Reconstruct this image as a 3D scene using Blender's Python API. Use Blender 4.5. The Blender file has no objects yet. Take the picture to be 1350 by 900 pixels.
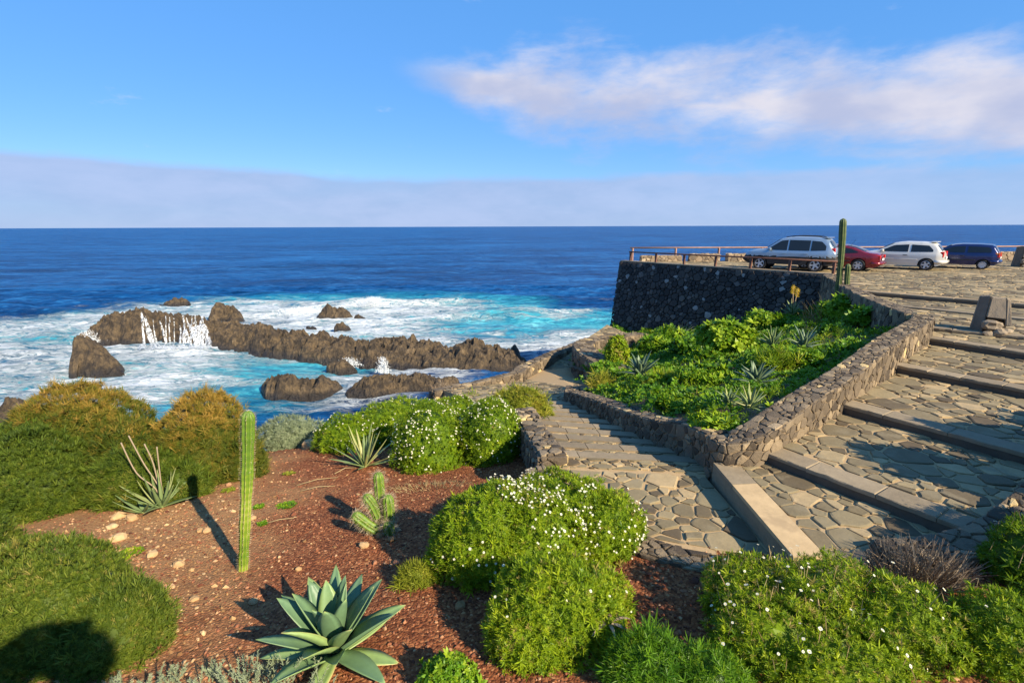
import bpy, bmesh, math, random
import numpy as np
from mathutils import Vector, Matrix
R = math.radians
random.seed(7)
rng = np.random.default_rng(7)
SC = bpy.context.scene
COL = SC.collection

# ------------------------------------------------------------------ camera, sun, sky
CAMZ = 2.6
PITCH = 12.65
cam_d = bpy.data.cameras.new('camera'); cam = bpy.data.objects.new('camera', cam_d); COL.objects.link(cam)
cam.location = (0, 0, CAMZ); cam.rotation_euler = (R(90 - PITCH), R(0.2), 0)
cam_d.lens = 18; cam_d.sensor_width = 36; cam_d.clip_start = 0.05; cam_d.clip_end = 90000
SC.camera = cam
SC.view_settings.view_transform = 'Standard'; SC.view_settings.look = 'None'
SC.view_settings.exposure = 0.98; SC.view_settings.gamma = 1.0
SUN_EL, SUN_AZ = 31.0, 135.0            # azimuth clockwise from +Y (the view direction)
sv = Vector((math.sin(R(SUN_AZ)) * math.cos(R(SUN_EL)), math.cos(R(SUN_AZ)) * math.cos(R(SUN_EL)), math.sin(R(SUN_EL))))
sl = bpy.data.lights.new('sun', 'SUN'); sl.energy = 5.0; sl.angle = R(0.5); sl.color = (1.0, 0.86, 0.63)
so = bpy.data.objects.new('sun', sl); COL.objects.link(so); so.rotation_euler = sv.to_track_quat('Z', 'Y').to_euler()

class NT:
    def __init__(s, tree): s.t = tree; s.n = tree.nodes; s.l = tree.links
    def new(s, typ, **kw):
        n = s.n.new(typ)
        for k, v in kw.items(): setattr(n, k, v)
        return n
    def put(s, sock, v):
        if hasattr(v, 'is_output'): s.l.new(v, sock)
        elif v is not None: sock.default_value = v
    def math(s, op, a, b=None, c=None, clamp=False):
        n = s.new('ShaderNodeMath', operation=op, use_clamp=clamp)
        for i, v in enumerate((a, b, c)):
            if v is not None: s.put(n.inputs[i], v)
        return n.outputs[0]
    def ss(s, v, a, b, lo=0.0, hi=1.0):
        n = s.new('ShaderNodeMapRange', interpolation_type='SMOOTHSTEP')
        s.put(n.inputs[0], v); s.put(n.inputs[1], a); s.put(n.inputs[2], b); s.put(n.inputs[3], lo); s.put(n.inputs[4], hi)
        return n.outputs[0]
    def mix(s, f, a, b):
        n = s.new('ShaderNodeMix', data_type='RGBA')
        s.put(n.inputs[0], f); s.put(n.inputs[6], a if hasattr(a, 'is_output') else (*a[:3], 1)); s.put(n.inputs[7], b if hasattr(b, 'is_output') else (*b[:3], 1))
        return n.outputs[2]
    def noise(s, vec, scale, detail=4.0, rough=0.55, dist=0.0):
        n = s.new('ShaderNodeTexNoise'); s.put(n.inputs['Vector'], vec)
        n.inputs['Scale'].default_value = scale; n.inputs['Detail'].default_value = detail
        n.inputs['Roughness'].default_value = rough; n.inputs['Distortion'].default_value = dist
        return n.outputs['Fac']
    def mapping(s, vec, sc=(1, 1, 1), loc=(0, 0, 0), rot=(0, 0, 0)):
        n = s.new('ShaderNodeMapping'); s.put(n.inputs[0], vec)
        n.inputs[1].default_value = loc; n.inputs[2].default_value = rot; n.inputs[3].default_value = sc
        return n.outputs[0]
    def ramp(s, f, stops):
        n = s.new('ShaderNodeValToRGB'); s.put(n.inputs[0], f)
        e = n.color_ramp.elements
        while len(e) < len(stops): e.new(0.5)
        for k, (p, c) in enumerate(stops): e[k].position = p; e[k].color = (*c[:3], 1)
        return n.outputs[0]

W = bpy.data.worlds.new('World'); SC.world = W; W.use_nodes = True
nt = NT(W.node_tree); nt.n.clear()
sky = nt.new('ShaderNodeTexSky', sky_type='NISHITA', sun_disc=False, sun_elevation=R(SUN_EL), sun_rotation=R(SUN_AZ))
sky.air_density = 1.0; sky.dust_density = 0.0; sky.ozone_density = 3.5; sky.altitude = 0
tc = nt.new('ShaderNodeTexCoord').outputs['Generated']
sep = nt.new('ShaderNodeSeparateXYZ'); nt.put(sep.inputs[0], tc)
az = nt.math('ARCTAN2', sep.outputs[0], sep.outputs[1])
el = nt.math('ARCSINE', sep.outputs[2])
wv = nt.new('ShaderNodeCombineXYZ'); nt.put(wv.inputs[0], az); nt.put(wv.inputs[1], el)
flat = nt.mapping(wv.outputs[0], (1.0, 2.6, 1))
n1 = nt.noise(flat, 3.2, 7, 0.55, 0.3)
n2 = nt.noise(flat, 11.0, 6, 0.6, 0.2)
n3 = nt.noise(nt.mapping(wv.outputs[0], (1, 5.0, 1), (3, 1, 0)), 2.0, 6, 0.55)
nn = nt.math('ADD', nt.math('MULTIPLY', n1, 0.65), nt.math('MULTIPLY', n2, 0.35))
# the long cloud right of the middle: a wedge thickening to the right (azimuth, elevation in radians)
ctr = nt.math('SUBTRACT', 0.238, nt.math('MULTIPLY', az, 0.122))
half = nt.ss(az, -0.24, 0.15, 0.014, 0.064)
dd = nt.math('DIVIDE', nt.math('ABSOLUTE', nt.math('SUBTRACT', el, ctr)), half)
end = nt.ss(az, 1.0, 1.7, 1.0, 0.0)
big = nt.math('SUBTRACT', 1.5, dd)
big = nt.math('ADD', big, nt.math('MULTIPLY', nt.math('SUBTRACT', nn, 0.5), 4.8))
big = nt.math('MULTIPLY', nt.ss(big, -0.15, 1.5), end)
big = nt.math('MULTIPLY', big, nt.ss(az, -0.22, -0.05))
# the flat grey bank lying on the horizon
top = nt.math('SUBTRACT', 0.092, nt.math('MULTIPLY', az, 0.012))
bank = nt.math('ADD', nt.math('SUBTRACT', top, el), nt.math('MULTIPLY', nt.math('SUBTRACT', n3, 0.5), 0.055))
bank = nt.math('ADD', bank, nt.math('MULTIPLY', nt.math('SUBTRACT', n2, 0.5), 0.016))
bank = nt.math('MULTIPLY', nt.ss(bank, -0.006, 0.014), nt.ss(az, 0.02, 0.62, 0.92, 0.7))
bank = nt.math('MULTIPLY', bank, nt.ss(n3, 0.15, 0.6, 0.75, 1.0))
# small scraps everywhere
scrap = nt.math('MULTIPLY', nt.ss(nt.noise(flat, 7.0, 6, 0.6), 0.63, 0.80), 0.5)
scrap = nt.math('MULTIPLY', scrap, nt.ss(el, 0.06, 0.14))
cb = nt.noise(nt.mapping(wv.outputs[0], (1, 2.0, 1), (0.03, -0.05, 0)), 5.0, 5, 0.5)
shade = nt.math('ADD', nt.math('MULTIPLY', nt.math('DIVIDE', nt.math('SUBTRACT', el, ctr), half), 0.26), nt.math('MULTIPLY', nt.math('SUBTRACT', cb, 0.5), 3.0))
SKYK = 0.076
cw = nt.mix(nt.ss(shade, -0.45, 0.65), (3.3, 3.7, 5.2), (5.5, 5.35, 5.9))
cbk = nt.mix(nt.ss(nt.math('ADD', n3, nt.math('MULTIPLY', nt.math('SUBTRACT', n2, 0.5), 0.6)), 0.3, 0.75), (2.45, 3.4, 5.4), (3.1, 3.9, 5.9))
hs = nt.new('ShaderNodeHueSaturation'); hs.inputs['Hue'].default_value = 0.508; hs.inputs['Saturation'].default_value = 1.18; hs.inputs['Value'].default_value = 1.0
nt.put(hs.inputs['Color'], sky.outputs[0])
skyc = nt.mix(0.6, hs.outputs[0], (0.9, 3.1, 7.3))
c = nt.mix(bank, skyc, cbk); c = nt.mix(scrap, c, (5.2, 5.3, 6.2)); c = nt.mix(big, c, cw)
bg = nt.new('ShaderNodeBackground'); nt.put(bg.inputs[0], c); bg.inputs[1].default_value = SKYK
nt.l.new(bg.outputs[0], nt.new('ShaderNodeOutputWorld').inputs[0])

# ------------------------------------------------------------------ small maths
_c, _s = math.cos(R(PITCH)), math.sin(R(PITCH))
def ray(px, py):                                 # direction through a place of the photograph, for setting out the ground plan
    x = (px - 675) / 675; y = (450 - py) / 675
    return Vector((x, _c + y * _s, -_s + y * _c))
def at(px, py, z):
    d = ray(px, py); t = (z - CAMZ) / d.z
    return Vector((d.x * t, d.y * t, z))
def hash3(ix, iy, iz, seed):
    h = (ix * 374761393 + iy * 668265263 + iz * 2147483647 + seed * 974634777) & 0x7fffffff
    h = ((h ^ (h >> 13)) * 1274126177) & 0x7fffffff
    return ((h ^ (h >> 16)) & 0xffff) / 65535.0
def vnoise(P, seed=0):
    P = np.asarray(P, float); i = np.floor(P).astype(np.int64); f = P - i; f = f * f * (3 - 2 * f)
    r = 0
    for dx in (0, 1):
        for dy in (0, 1):
            for dz in (0, 1):
                w = (f[..., 0] if dx else 1 - f[..., 0]) * (f[..., 1] if dy else 1 - f[..., 1]) * (f[..., 2] if dz else 1 - f[..., 2])
                r = r + w * hash3(i[..., 0] + dx, i[..., 1] + dy, i[..., 2] + dz, seed)
    return r * 2 - 1
def fbm(P, octv=4, seed=0, gain=0.5):
    P = np.asarray(P, float); a, r, tot = 1.0, 0, 0
    for k in range(octv):
        r = r + a * vnoise(P * (2.03 ** k), seed + k * 17); tot += a; a *= gain
    return r / tot

# ------------------------------------------------------------------ mesh and object helpers
def mesh_np(name, V, faces, mats=None, tint=None, smooth=False, midx=None):
    """faces: list of (k, n) integer arrays"""
    V = np.asarray(V, np.float32); me = bpy.data.meshes.new(name)
    faces = [np.asarray(f, np.int32) for f in faces if len(f)]
    nl = sum(f.size for f in faces); nf = sum(len(f) for f in faces)
    me.vertices.add(len(V)); me.vertices.foreach_set('co', V.ravel())
    me.loops.add(nl); me.polygons.add(nf)
    me.loops.foreach_set('vertex_index', np.concatenate([f.ravel() for f in faces]))
    tot = np.concatenate([np.full(len(f), f.shape[1], np.int32) for f in faces])
    st = np.concatenate([[0], np.cumsum(tot)[:-1]]).astype(np.int32)
    me.polygons.foreach_set('loop_start', st); me.polygons.foreach_set('loop_total', tot)
    if midx is not None: me.polygons.foreach_set('material_index', np.asarray(midx, np.int32))
    me.polygons.foreach_set('use_smooth', np.full(nf, bool(smooth)))
    me.update(calc_edges=True); me.validate()
    if tint is not None:
        a = me.attributes.new('tint', 'FLOAT', 'POINT'); a.data.foreach_set('value', np.asarray(tint, np.float32))
    for m in (mats if isinstance(mats, (list, tuple)) else [mats]):
        if m: me.materials.append(m)
    return me
def mesh_py(name, V, F, mat=None, tint=None, smooth=False):
    me = bpy.data.meshes.new(name); me.from_pydata([tuple(v) for v in V], [], F); me.update()
    if smooth: me.polygons.foreach_set('use_smooth', [True] * len(me.polygons))
    if tint is not None:
        a = me.attributes.new('tint', 'FLOAT', 'POINT')
        a.data.foreach_set('value', np.full(len(V), tint, np.float32) if np.isscalar(tint) else np.asarray(tint, np.float32))
    for m in (mat if isinstance(mat, (list, tuple)) else [mat]):
        if m: me.materials.append(m)
    return me
def obj(name, me, parent=None, loc=None, **props):
    o = bpy.data.objects.new(name, me); COL.objects.link(o)
    if parent: o.parent = parent
    if loc is not None: o.location = loc
    for k, v in props.items():
        if v: o[k] = v
    return o
def thing(name, label, cat, loc=(0, 0, 0), rz=0.0, group=None, me=None):
    o = obj(name, me, None, loc, label=label, category=cat, group=group); o.rotation_euler = (0, 0, rz)
    return o
class MB:                                         # collects simple solids as one mesh
    def __init__(s): s.V = []; s.F = []
    def add(s, V, F):
        b = len(s.V); s.V += [tuple(v) for v in V]; s.F += [[i + b for i in f] for f in F]
    def prism(s, bot, top):
        n = len(bot); s.add(list(bot) + list(top), [list(range(n))[::-1], list(range(n, 2 * n))] + [[i, (i + 1) % n, n + (i + 1) % n, n + i] for i in range(n)])
    def box(s, c, d, rz=0.0, bev=0.0):
        cx, cy, cz = c; a, b, h = d[0] / 2, d[1] / 2, d[2] / 2; co, si = math.cos(rz), math.sin(rz)
        def q(x, y, z): return (cx + x * co - y * si, cy + x * si + y * co, cz + z)
        e = bev
        if e:
            ring = lambda k, z: [q(*p, z) for p in ((-a + k, -b + k), (a - k, -b + k), (a - k, b - k), (-a + k, b - k))]
            o8 = lambda z: [q(*p, z) for p in ((-a + e, -b), (a - e, -b), (a, -b + e), (a, b - e), (a - e, b), (-a + e, b), (-a, b - e), (-a, -b + e))]
            i8 = lambda z: [q(*p, z) for p in ((-a + 2 * e, -b + e), (a - 2 * e, -b + e), (a - e, -b + 2 * e), (a - e, b - 2 * e), (a - 2 * e, b - e), (-a + 2 * e, b - e), (-a + e, b - 2 * e), (-a + e, -b + 2 * e))]
            L = [i8(-h), o8(-h + e), o8(h - e), i8(h)]
            V = sum(L, []); F = [list(range(8))[::-1], list(range(24, 32))]
            for k in range(3):
                for i in range(8): F.append([k * 8 + i, k * 8 + (i + 1) % 8, k * 8 + 8 + (i + 1) % 8, k * 8 + 8 + i])
            s.add(V, F)
        else:
            s.prism([q(-a, -b, -h), q(a, -b, -h), q(a, b, -h), q(-a, b, -h)], [q(-a, -b, h), q(a, -b, h), q(a, b, h), q(-a, b, h)])
    def tube(s, pts, rad, n=8):
        pts = [Vector(p) for p in pts]; rad = rad if isinstance(rad, (list, tuple)) else [rad] * len(pts)
        V = []; F = []
        for i, p in enumerate(pts):
            d = (pts[min(i + 1, len(pts) - 1)] - pts[max(i - 1, 0)]).normalized()
            u = d.orthogonal().normalized() if i == 0 else (u - d * u.dot(d)).normalized()
            w = d.cross(u)
            for k in range(n):
                a = 2 * math.pi * k / n; V.append(p + (u * math.cos(a) + w * math.sin(a)) * rad[i])
        for i in range(len(pts) - 1):
            for k in range(n): F.append([i * n + k, i * n + (k + 1) % n, (i + 1) * n + (k + 1) % n, (i + 1) * n + k])
        F += [list(range(n))[::-1], list(range((len(pts) - 1) * n, len(pts) * n))]
        s.add(V, F)
    def mesh(s, name, mat, smooth=False, tint=None): return mesh_py(name, s.V, s.F, mat, tint, smooth)

# ------------------------------------------------------------------ materials
def mat(name):
    m = bpy.data.materials.new(name); m.use_nodes = True; t = NT(m.node_tree)
    b = t.n['Principled BSDF']; return m, t, b
def coords(t, kind='Object'):
    return t.new('ShaderNodeTexCoord').outputs[kind]
def wpos(t): return t.new('ShaderNodeNewGeometry').outputs['Position']
def attr(t, n='tint'): return t.new('ShaderNodeAttribute', attribute_name=n).outputs['Fac']
def bump(t, b, h, strength=0.5, dist=0.02):
    n = t.new('ShaderNodeBump'); n.inputs['Strength'].default_value = strength; n.inputs['Distance'].default_value = dist
    t.put(n.inputs['Height'], h); t.l.new(n.outputs[0], b.inputs['Normal'])
def stone_mat(name, stops, var=0.5, scale=9.0, rough=0.85, bs=0.6, bd=0.015, lich=None):
    m, t, b = mat(name); P = wpos(t)
    base = t.ramp(attr(t), stops)
    n1 = t.noise(P, scale, 6, 0.65); n2 = t.noise(P, scale * 5, 4, 0.6)
    k = t.math('ADD', 1 - var, t.math('MULTIPLY', t.math('ADD', t.math('MULTIPLY', n1, 0.7), t.math('MULTIPLY', n2, 0.3)), 2 * var))
    mx = t.new('ShaderNodeVectorMath', operation='SCALE'); t.put(mx.inputs[0], base); t.put(mx.inputs['Scale'], k)
    col = mx.outputs[0]
    if lich: col = t.mix(t.math('MULTIPLY', t.ss(t.noise(P, scale * 0.45, 5, 0.6), 0.54, 0.66), 0.55), col, lich)
    t.put(b.inputs['Base Color'], col); b.inputs['Roughness'].default_value = rough; b.inputs['Specular IOR Level'].default_value = 0.25
    bump(t, b, t.math('ADD', n1, t.math('MULTIPLY', n2, 0.5)), bs, bd)
    return m
def leaf_mat(name, stops, rough=0.5, trans=0.25, spec=0.25):
    m, t, b = mat(name)
    base = t.ramp(attr(t), stops)
    t.put(b.inputs['Base Color'], base); b.inputs['Roughness'].default_value = rough; b.inputs['Specular IOR Level'].default_value = spec
    if trans:
        tr = t.new('ShaderNodeBsdfTranslucent'); t.put(tr.inputs[0], base)
        mx = t.new('ShaderNodeMixShader'); mx.inputs[0].default_value = trans
        t.l.new(b.outputs[0], mx.inputs[1]); t.l.new(tr.outputs[0], mx.inputs[2])
        t.l.new(mx.outputs[0], t.n['Material Output'].inputs[0])
    return m
def plain(name, colr, rough=0.6, metal=0.0, var=0.25, scale=6.0, spec=0.4, coat=0.0, bs=0.0):
    m, t, b = mat(name); P = coords(t)
    n = t.noise(P, scale, 5, 0.6)
    c2 = tuple(x * (1 - var) for x in colr); c3 = tuple(min(1, x * (1 + var)) for x in colr)
    t.put(b.inputs['Base Color'], t.ramp(n, [(0.3, c2), (0.7, c3)])); b.inputs['Roughness'].default_value = rough
    b.inputs['Metallic'].default_value = metal; b.inputs['Specular IOR Level'].default_value = spec; b.inputs['Coat Weight'].default_value = coat
    b.inputs['Coat Roughness'].default_value = 0.08
    if bs: bump(t, b, n, bs, 0.01)
    return m
M = {}
M['flag'] = stone_mat('flagstone_basalt', [(0, (0.10, 0.075, 0.045)), (0.3, (0.165, 0.13, 0.075)), (0.65, (0.225, 0.18, 0.102)), (0.85, (0.29, 0.225, 0.125)), (1, (0.38, 0.28, 0.15))], 0.45, 5.0, 0.8, 0.5, 0.012, (0.23, 0.19, 0.12))
M['mortar'] = stone_mat('tan_mortar', [(0, (0.34, 0.235, 0.125)), (1, (0.43, 0.30, 0.16))], 0.35, 14.0, 0.95, 0.5, 0.01)
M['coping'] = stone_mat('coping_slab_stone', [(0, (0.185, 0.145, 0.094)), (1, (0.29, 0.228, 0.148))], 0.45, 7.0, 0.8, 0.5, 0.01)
M['riser'] = stone_mat('shade_tinted_riser_stone', [(0, (0.075, 0.062, 0.046)), (1, (0.125, 0.10, 0.075))], 0.4, 9.0, 0.9, 0.5, 0.01)  # shade of the riser faces put into the colour, darker than the coping
M['ramp'] = stone_mat('pale_cement', [(0, (0.46, 0.33, 0.18)), (1, (0.52, 0.37, 0.20))], 0.42, 3.5, 0.9, 0.5, 0.008, (.30, .21, .12))
M['wall'] = stone_mat('rubble_wall_stone', [(0, (0.065, 0.05, 0.036)), (0.5, (0.15, 0.115, 0.078)), (0.8, (0.25, 0.19, 0.12)), (0.93, (0.34, 0.255, 0.155)), (1, (0.52, 0.38, 0.18))], 0.5, 11.0, 0.9, 0.9, 0.02, (0.22, 0.17, 0.11))
M['wallcore'] = stone_mat('wall_mortar', [(0, (0.17, 0.125, 0.078)), (1, (0.24, 0.175, 0.105))], 0.45, 16.0, 0.95, 0.8, 0.02)
M['sea_wall'] = stone_mat('dark_lava_wall_stone', [(0, (0.032, 0.029, 0.028)), (0.6, (0.066, 0.058, 0.052)), (0.85, (0.10, 0.085, 0.072)), (0.95, (0.12, 0.105, 0.095)), (1, (0.27, 0.25, 0.23))], 0.5, 6.0, 0.85, 0.8, 0.03)
M['seacore'] = stone_mat('dark_joint', [(0, (0.04, 0.038, 0.038)), (1, (0.065, 0.06, 0.058))], 0.4, 8.0, 0.95, 0.6, 0.02)
M['tanwall'] = stone_mat('sunlit_parapet_stone', [(0, (0.14, 0.11, 0.08)), (0.6, (0.28, 0.21, 0.14)), (1, (0.42, 0.33, 0.22))], 0.4, 6.0, 0.9, 0.6, 0.02)
M['rust'] = plain('rusty_brown_steel', (0.14, 0.065, 0.045), 0.7, 0.2, 0.4, 8)
M['pink_rail'] = plain('faded_pink_steel', (0.30, 0.18, 0.14), 0.6, 0.1, 0.25, 3)
M['monolith'] = stone_mat('hewn_stone', [(0, (0.12, 0.10, 0.08)), (1, (0.30, 0.235, 0.16))], 0.4, 7.0, 0.9, 0.7, 0.02)

# ------------------------------------------------------------------ the lie of the land
CT = np.array([(-1.6, 3.9, -1.35), (-3.5, 5.85, -1.75), (-6.1, 8, -2.1), (-1.8, 6.9, -1.8), (-3.1, 10, -2.3), (.2, 5.7, -1.45), (.4, 4.15, -1.3),
 (-1.75, 9.9, -2.3), (-.57, 10.2, -2.2), (-4.9, 11.3, -2.55), (2.85, 3.8, -1.1), (1.5, 5.6, -1.28), (2.5, 5.2, -1.2), (4, 5.0, -1.02), (5.2, 5.1, -.95),
 (6.7, 5.8, -.78), (9, 7.0, -.6), (13, 9.5, -.4), (20, 14, -.2), (0, 0, -.9), (5, 0, -.6), (-5, 0, -1.0), (12, 0, -.2), (-10, 3, -1.7), (-9, 8, -2.4), (-12, 12, -3.8),
 (-8, 13, -3.6), (-4, 14, -3.3), (-2, 16, -3.5), (-.3, 13, -2.7), (-3, 19, -4.1), (-1, 22, -4.8), (-6, 20, -5.6), (-10, 18, -6.8), (-4, 26, -8.2), (0, 26, -7.0),
 (-8, 28, -10.8), (2, 31, -10.6), (-15, 20, -9.5), (-20, 24, -11.3), (-16, 14, -6.5), (-25, 12, -8), (-35, 22, -11.6), (-45, 30, -12.5), (-30, 0, -5), (0, 45, -13), (-20, 45, -13),
 (12, 45, -13), (5, 28, -7), (8, 36, -10), (-45, -6, -9), (30, -6, 0), (60, -6, 0), (60, 45, -4), (30, 45, -8), (-7, -6, -1), (-6.5, 5, -1.75), (-5, 3, -1.35), (-7, 11, -2.8), (2, 1.5, -1.0), (-2.5, 1.5, -1.15)])
def _phi(r): return r
_A = np.zeros((len(CT) + 1,) * 2); _d = np.hypot(CT[:, None, 0] - CT[None, :, 0], CT[:, None, 1] - CT[None, :, 1])
_A[:-1, :-1] = _d + np.eye(len(CT)) * -0.03; _A[:-1, -1] = 1; _A[-1, :-1] = 1
_wt = np.linalg.solve(_A, np.append(CT[:, 2], 0))
def zg(x, y):
    x = np.asarray(x, float); y = np.asarray(y, float); r = np.full(x.shape, _wt[-1])
    for k in range(len(CT)): r = r + _wt[k] * np.hypot(x - CT[k, 0], y - CT[k, 1])
    P = np.stack([x * 1.7, y * 1.7, np.zeros_like(x)], -1)
    return r + 0.035 * fbm(P, 3, 5) * (1 + 6 * np.clip((y - 13) / 10, 0, 1))
def hit(px, py):
    d = ray(px, py); t = 2.0
    while t < 80:
        p = Vector((0, 0, CAMZ)) + d * t
        if p.z < float(zg(p.x, p.y)): break
        t += 0.03
    return Vector((p.x, p.y, float(zg(p.x, p.y))))
EDGE = [(-2.6, 17.2), (-1.2, 15.2), (-.1, 13.2), (.25, 10.7), (.38, 9.0), (.51, 7.6), (.95, 6.6), (1.68, 5.84), (2.58, 5.45), (3.98, 5.25), (5.2, 5.35), (6.69, 6.09), (9, 7.3), (13, 9.8), (20, 14.2)]
PAVED = EDGE + [(60, 40), (60, 60), (10, 60), (4.5, 27), (1.3, 23.3), (-.2, 20.6), (-2.5, 17.9)]
def inside(x, y, poly):
    r = np.zeros(np.shape(x), bool); n = len(poly)
    for i in range(n):
        (x1, y1), (x2, y2) = poly[i], poly[(i + 1) % n]
        c1 = (y1 > y) != (y2 > y)
        xi = (x2 - x1) * (y - y1) / ((y2 - y1) or 1e-9) + x1
        r ^= c1 & (x < xi)
    return r
def lines(a, b, step): return np.arange(a, b, step)
gx = np.concatenate([lines(-60, -20, 1.6), lines(-20, -9, .5), lines(-9, 6.5, .085), lines(6.5, 20, .4), lines(20, 72, 2.5)])
gy = np.concatenate([lines(-8, 1.5, .5), lines(1.5, 13.5, .085), lines(13.5, 32, .3), lines(32, 60, 1.5)])
GX, GY = np.meshgrid(gx, gy)
GZ = zg(GX, GY)
GZ = np.where(inside(GX, GY, PAVED), np.minimum(GZ, -6.0 - np.clip((GY - 20) * 0.4, 0, 7)), GZ)
Pn = np.stack([GX * 9, GY * 9, GZ * 0], -1)
GZ = GZ + np.where((GY < 14), 0.012 * fbm(Pn, 3, 9), 0)
nx, ny = len(gx), len(gy)
def grid_faces(nx, ny):
    i = np.arange(ny - 1)[:, None] * nx + np.arange(nx - 1)[None, :]
    return np.stack([i, i + 1, i + nx + 1, i + nx], -1).reshape(-1, 4)
m, t, b = mat('volcanic_gravel'); P = wpos(t); M['ground'] = m
big_n = t.noise(P, 0.55, 4, 0.6); fine = t.noise(P, 40, 5, 0.7)
vo = t.new('ShaderNodeTexVoronoi'); t.put(vo.inputs['Vector'], P); vo.inputs['Scale'].default_value = 34
gr = t.ramp(vo.outputs['Color'], [(0.1, (0.09, 0.028, 0.013)), (0.5, (0.215, 0.07, 0.028)), (0.8, (0.32, 0.125, 0.052)), (1, (0.50, 0.27, 0.12))])
sx = t.new('ShaderNodeSeparateXYZ'); t.put(sx.inputs[0], P)
tanf = t.ss(t.math('ADD', t.math('ADD', t.math('MULTIPLY', sx.outputs[0], -0.62), t.math('MULTIPLY', sx.outputs[1], -0.2)), t.math('MULTIPLY', t.math('SUBTRACT', big_n, 0.5), 4.0)), 0.4, 1.7)
far = t.ss(sx.outputs[1], 11.5, 14.0)
tan = t.ramp(fine, [(0.3, (0.26, 0.125, 0.05)), (0.7, (0.46, 0.27, 0.12))])
cliff = t.ramp(t.noise(P, 2.5, 8, 0.7), [(0.3, (0.06, 0.042, 0.026)), (0.55, (0.14, 0.095, 0.05)), (0.75, (0.25, 0.17, 0.08))])
t.put(b.inputs['Base Color'], t.mix(far, t.mix(t.math('MULTIPLY', tanf, 0.8), gr, tan), cliff)); b.inputs['Roughness'].default_value = 0.95
b.inputs['Specular IOR Level'].default_value = 0.15
bump(t, b, t.math('ADD', t.math('MULTIPLY', vo.outputs['Distance'], -1.0), fine), 0.8, 0.02)
obj('ground', mesh_np('ground', np.stack([GX, GY, GZ], -1).reshape(-1, 3), [grid_faces(nx, ny)], M['ground'], smooth=True), kind='structure')

# ------------------------------------------------------------------ the sea
SEA = -10.0
ROCK_SPOTS = []                                   # (x, y, radius) of rocks, for foam
def spot(px, py, r, w): p = at(px, py, SEA); return (p.x, p.y, r, w)
FOAM = [spot(30, 470, 13, .72), spot(20, 520, 9, .8), spot(80, 430, 9, .7), spot(160, 415, 8, .7), spot(240, 400, 11, .62), spot(330, 405, 11, .95), spot(400, 415, 10, .95), spot(480, 410, 11, 1.0), spot(520, 425, 9, .9), spot(560, 405, 8, .45), spot(640, 408, 6, .5), spot(700, 412, 5, .62),
        spot(235, 463, 3.2, 1.0), spot(165, 468, 3, .9), spot(185, 502, 4, .85), spot(320, 462, 5, .25), spot(430, 497, 4, .5), spot(400, 522, 3, .5), spot(520, 492, 5, .7), spot(620, 490, 3.5, .9), spot(640, 455, 6, .55), spot(730, 455, 7, .9), spot(770, 447, 6, .8), spot(600, 465, 4, .4), spot(400, 440, 8, 1.0), spot(470, 440, 8, .95), spot(550, 452, 6, .9), spot(460, 520, 3.5, .8), spot(760, 415, 5, .55), spot(800, 395, 5, .35), spot(590, 390, 8, .42), spot(330, 540, 3, .45), spot(150, 510, 4, .6), spot(-80, 500, 20, .7), spot(-120, 440, 20, .6), spot(690, 468, 3.5, 1.0)]
TURQ = [spot(250, 490, 9, 1.0), spot(330, 480, 9, 1.0), spot(200, 520, 7, .9), spot(380, 470, 7, .9), spot(60, 440, 14, .9), spot(120, 425, 12, .8), spot(620, 425, 12, 1.0), spot(700, 430, 12, 1.1), spot(560, 400, 12, .8), spot(420, 400, 13, .8), spot(300, 400, 14, .8), spot(760, 430, 10, .9), spot(500, 430, 12, .8), spot(330, 545, 4, .15), spot(30, 510, 12, .9), spot(540, 390, 12, .35), spot(660, 400, 9, .6)]
def field(x, y, S):
    q = np.ones_like(x)
    for (sx, sy, r, w) in S: q = q * (1 - np.clip(w, 0, .985) * np.exp(-(((x - sx) / (r * 1.25)) ** 2 + ((y - sy) / r) ** 2)))
    return 1 - q
def geo(a, b, n): return np.geomspace(a, b, n)
ax = np.concatenate([-geo(90, 40000, 45)[::-1], lines(-89, 26, .36), geo(26.5, 40000, 50)])
ay = np.concatenate([lines(20, 112, .34), geo(112.5, 60000, 80)])
SX, SY = np.meshgrid(ax, ay)
P2 = np.stack([SX * .09, SY * .14, SX * 0], -1); wob = fbm(P2, 3, 3)
fo = field(SX + 5 * wob, SY + 4 * fbm(P2 * 1.7, 3, 8), FOAM)
tq = field(SX + 4 * wob, SY + 3 * wob, TURQ)
fade = np.exp(-(np.hypot(SX + 20, SY - 55) / 170) ** 2)
ph = SX * .22 + SY * .62 + 2.2 * wob
SZ = .22 * np.sin(ph) + .25 * fbm(np.stack([SX * .35, SY * .55, SX * 0], -1), 4, 21) + .10 * fbm(np.stack([SX * 1.6, SY * 1.9, SX * 0], -1), 2, 31)
def crest(p0, p1, w, h):
    a = np.array(p0); d = np.array(p1) - a; L = np.hypot(*d); d = d / L; u = (SX - a[0]) * d[0] + (SY - a[1]) * d[1]; v = -(SX - a[0]) * d[1] + (SY - a[1]) * d[0] + 2.0 * wob
    return h * np.exp(-(v / w) ** 2) / (1 + np.exp(-(u) / 2)) / (1 + np.exp((u - L) / 2))
def xy(px, py): p = at(px, py, SEA); return (p.x, p.y)
cr = crest(xy(440, 402), xy(620, 400), 2.0, 1.1) + crest(xy(560, 420), xy(790, 412), 1.8, 1.0) + crest(xy(60, 440), xy(180, 412), 2.0, .7) + crest(xy(640, 440), xy(770, 425), 1.5, .5)
SZ = SEA + SZ * (0.25 + 0.75 * fade) * np.where(SY > 300, 0, 1) + cr * fade
fo = np.clip(fo + .18 * np.clip(cr, 0, 1), 0, 1)
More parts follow.
